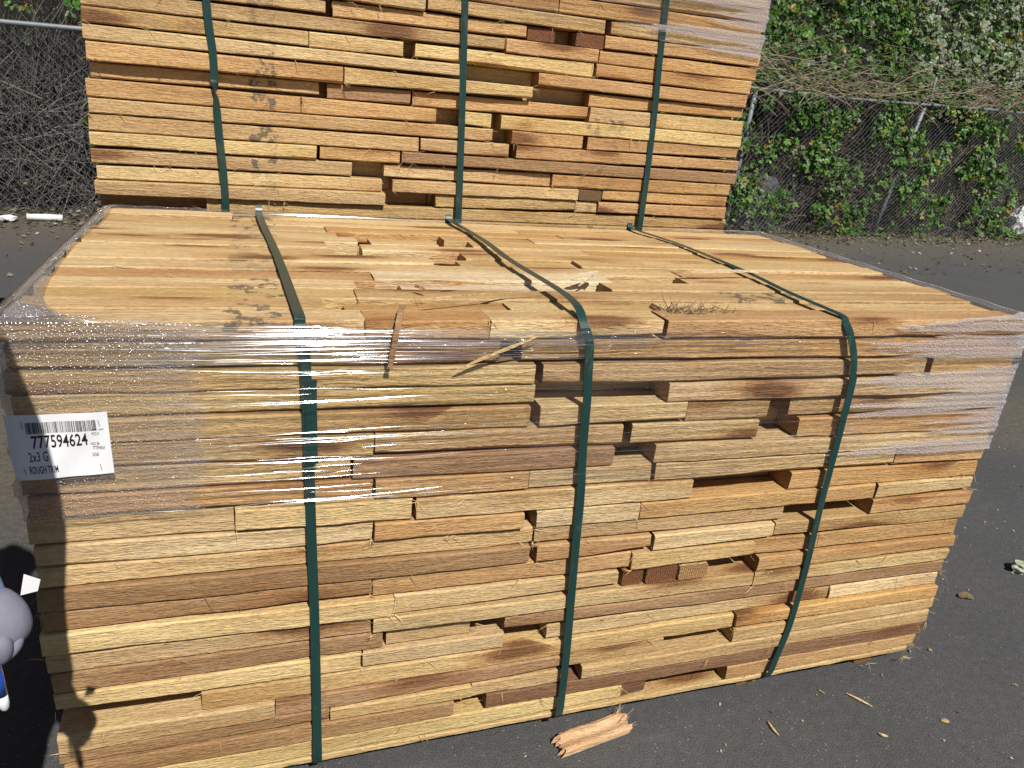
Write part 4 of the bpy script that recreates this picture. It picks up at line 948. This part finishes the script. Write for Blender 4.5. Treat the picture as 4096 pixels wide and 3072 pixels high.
# the hand in view wears a knit glove: a fist with the fingers curled round the pen
HC = Vector((.1065, -.505, .852)); HS = .56
def hrel(x, y, z): return (HC.x+x*HS-px, HC.y+y*HS-py, HC.z+z*HS)
def hs(r): return tuple(q*HS for q in r) if hasattr(r, '__len__') else r*HS
skin_obj('glove_palm', [hrel(-.038, .036, .048), hrel(-.022, .020, .036), hrel(-.006, .006, .016), hrel(.002, -.004, -.008), hrel(-.004, -.010, -.028)], [(0, 1), (1, 2), (2, 3), (3, 4)], [hs(q) for q in ((.040, .038), (.052, .046), (.060, .050), (.058, .046), (.040, .032))], GLOVE, person)
fg = [((.024, -.008, -.004), (.026, -.020, -.022), (.012, -.028, -.038), (-.008, -.022, -.044)),
      ((.012, -.004, -.012), (.014, -.012, -.032), (.000, -.018, -.046), (-.018, -.012, -.050)),
      ((-.004, .006, -.016), (-.004, .004, -.038), (-.014, .000, -.050), (-.032, .002, -.052)),
      ((-.020, .014, -.016), (-.020, .016, -.036), (-.028, .014, -.048), (-.044, .014, -.050))]
for i, q in enumerate(fg):
    skin_obj('glove_finger', [hrel(*p) for p in q], [(0, 1), (1, 2), (2, 3)], [hs(w_) for w_ in ((.0155, .0145, .0130, .0120) if i < 3 else (.0135, .0125, .0115, .0105))], GLOVE, person)
skin_obj('glove_thumb', [hrel(.000, -.034, .014), hrel(.012, -.040, -.010), hrel(.008, -.036, -.032), hrel(-.004, -.026, -.046)], [(0, 1), (1, 2), (2, 3)], [hs(q) for q in (.021, .0185, .016, .0135)], GLOVE, person)
# shirt cuff over the glove
V, F = tube_vf([hrel(-.090, .085, .120), hrel(-.072, .066, .090), hrel(-.052, .030, .050), hrel(-.038, .012, .022), hrel(-.034, .006, .010)], [hs(q) for q in (.052, .054, .056, .055, .050)], 20, cap=False)
rr = random.Random(8); V = [Vector(v)+Vector((rr.uniform(-.0015, .0015), rr.uniform(-.0015, .0015), rr.uniform(-.003, .003))) for v in V]
cf = mesh_obj('shirt_cuff', V, F, SHIRT, person, smooth=True); sl = cf.modifiers.new('thickness', 'SOLIDIFY'); sl.thickness = .003; cf.modifiers.new('subsurf', 'SUBSURF').levels = 1
# left hand, open against the clipboard side
LH = Vector((-.205, -.685, 1.02))
skin_obj('hand_palm', [(LH.x-px-.028, LH.y-py+.026, LH.z), (LH.x-px, LH.y-py, LH.z), (LH.x-px+.03, LH.y-py-.02, LH.z-.004)], [(0, 1), (1, 2)], [(.030, .018), (.038, .016), (.036, .014)], SKIN, person)
for i in range(4):
    o_ = -.026+.018*i
    skin_obj('finger', [(LH.x-px+.03+o_*.5, LH.y-py-.02+o_, LH.z-.004), (LH.x-px+.055+o_*.5, LH.y-py-.045+o_, LH.z-.006), (LH.x-px+.068+o_*.5, LH.y-py-.060+o_, LH.z-.022)], [(0, 1), (1, 2)], [.0095, .0085, .007], SKIN, person)
skin_obj('thumb', [(LH.x-px+.005, LH.y-py+.034, LH.z+.004), (LH.x-px+.035, LH.y-py+.040, LH.z+.006), (LH.x-px+.056, LH.y-py+.028, LH.z)], [(0, 1), (1, 2)], [.012, .010, .008], SKIN, person)
# pen and a folded slip held in the fist
PENB = mat_plain('blue_pen_plastic', (.01, .07, .40), (.015, .11, .55), .12, 30.0, .6)
pen = empty('pen', (HC.x-.008, HC.y-.010, HC.z-.052)); tag(pen, 'blue translucent ballpoint pen with white tip hanging from the gloved hand', 'pen')
ax = Vector((.06, .02, -1)).normalized(); 
V, F = tube_vf([-ax*.10, -ax*.04, ax*.0, ax*.022], [.0062, .0066, .0066, .0058], 16); mesh_obj('barrel', V, F, PENB, pen, smooth=True)
V, F = tube_vf([ax*.022, ax*.034, ax*.040, ax*.043], [.0054, .0052, .0040, .0015], 16); mesh_obj('tip', V, F, WHITEP, pen, smooth=True)
V, F = box_vf(-.012, -.009, -.002, .002, -.01, .07); mesh_obj('clip', V, F, PENB, pen)
V = [(HC.x+.012, HC.y+.050, HC.z+.030), (HC.x+.026, HC.y+.052, HC.z+.020), (HC.x+.022, HC.y+.052, HC.z+.006), (HC.x+.006, HC.y+.050, HC.z+.004)]; V += [(a, b+.0006, c) for (a, b, c) in V]
c0 = Vector(V[0]); V = [Vector(v)-c0 for v in V]
o = mesh_obj('paper_slip', V, [(0, 1, 2, 3), (7, 6, 5, 4), (0, 4, 5, 1), (1, 5, 6, 2), (2, 6, 7, 3), (3, 7, 4, 0)], PAPER, None, loc=c0); tag(o, 'corner of a white paper slip held behind the gloved hand', 'paper')
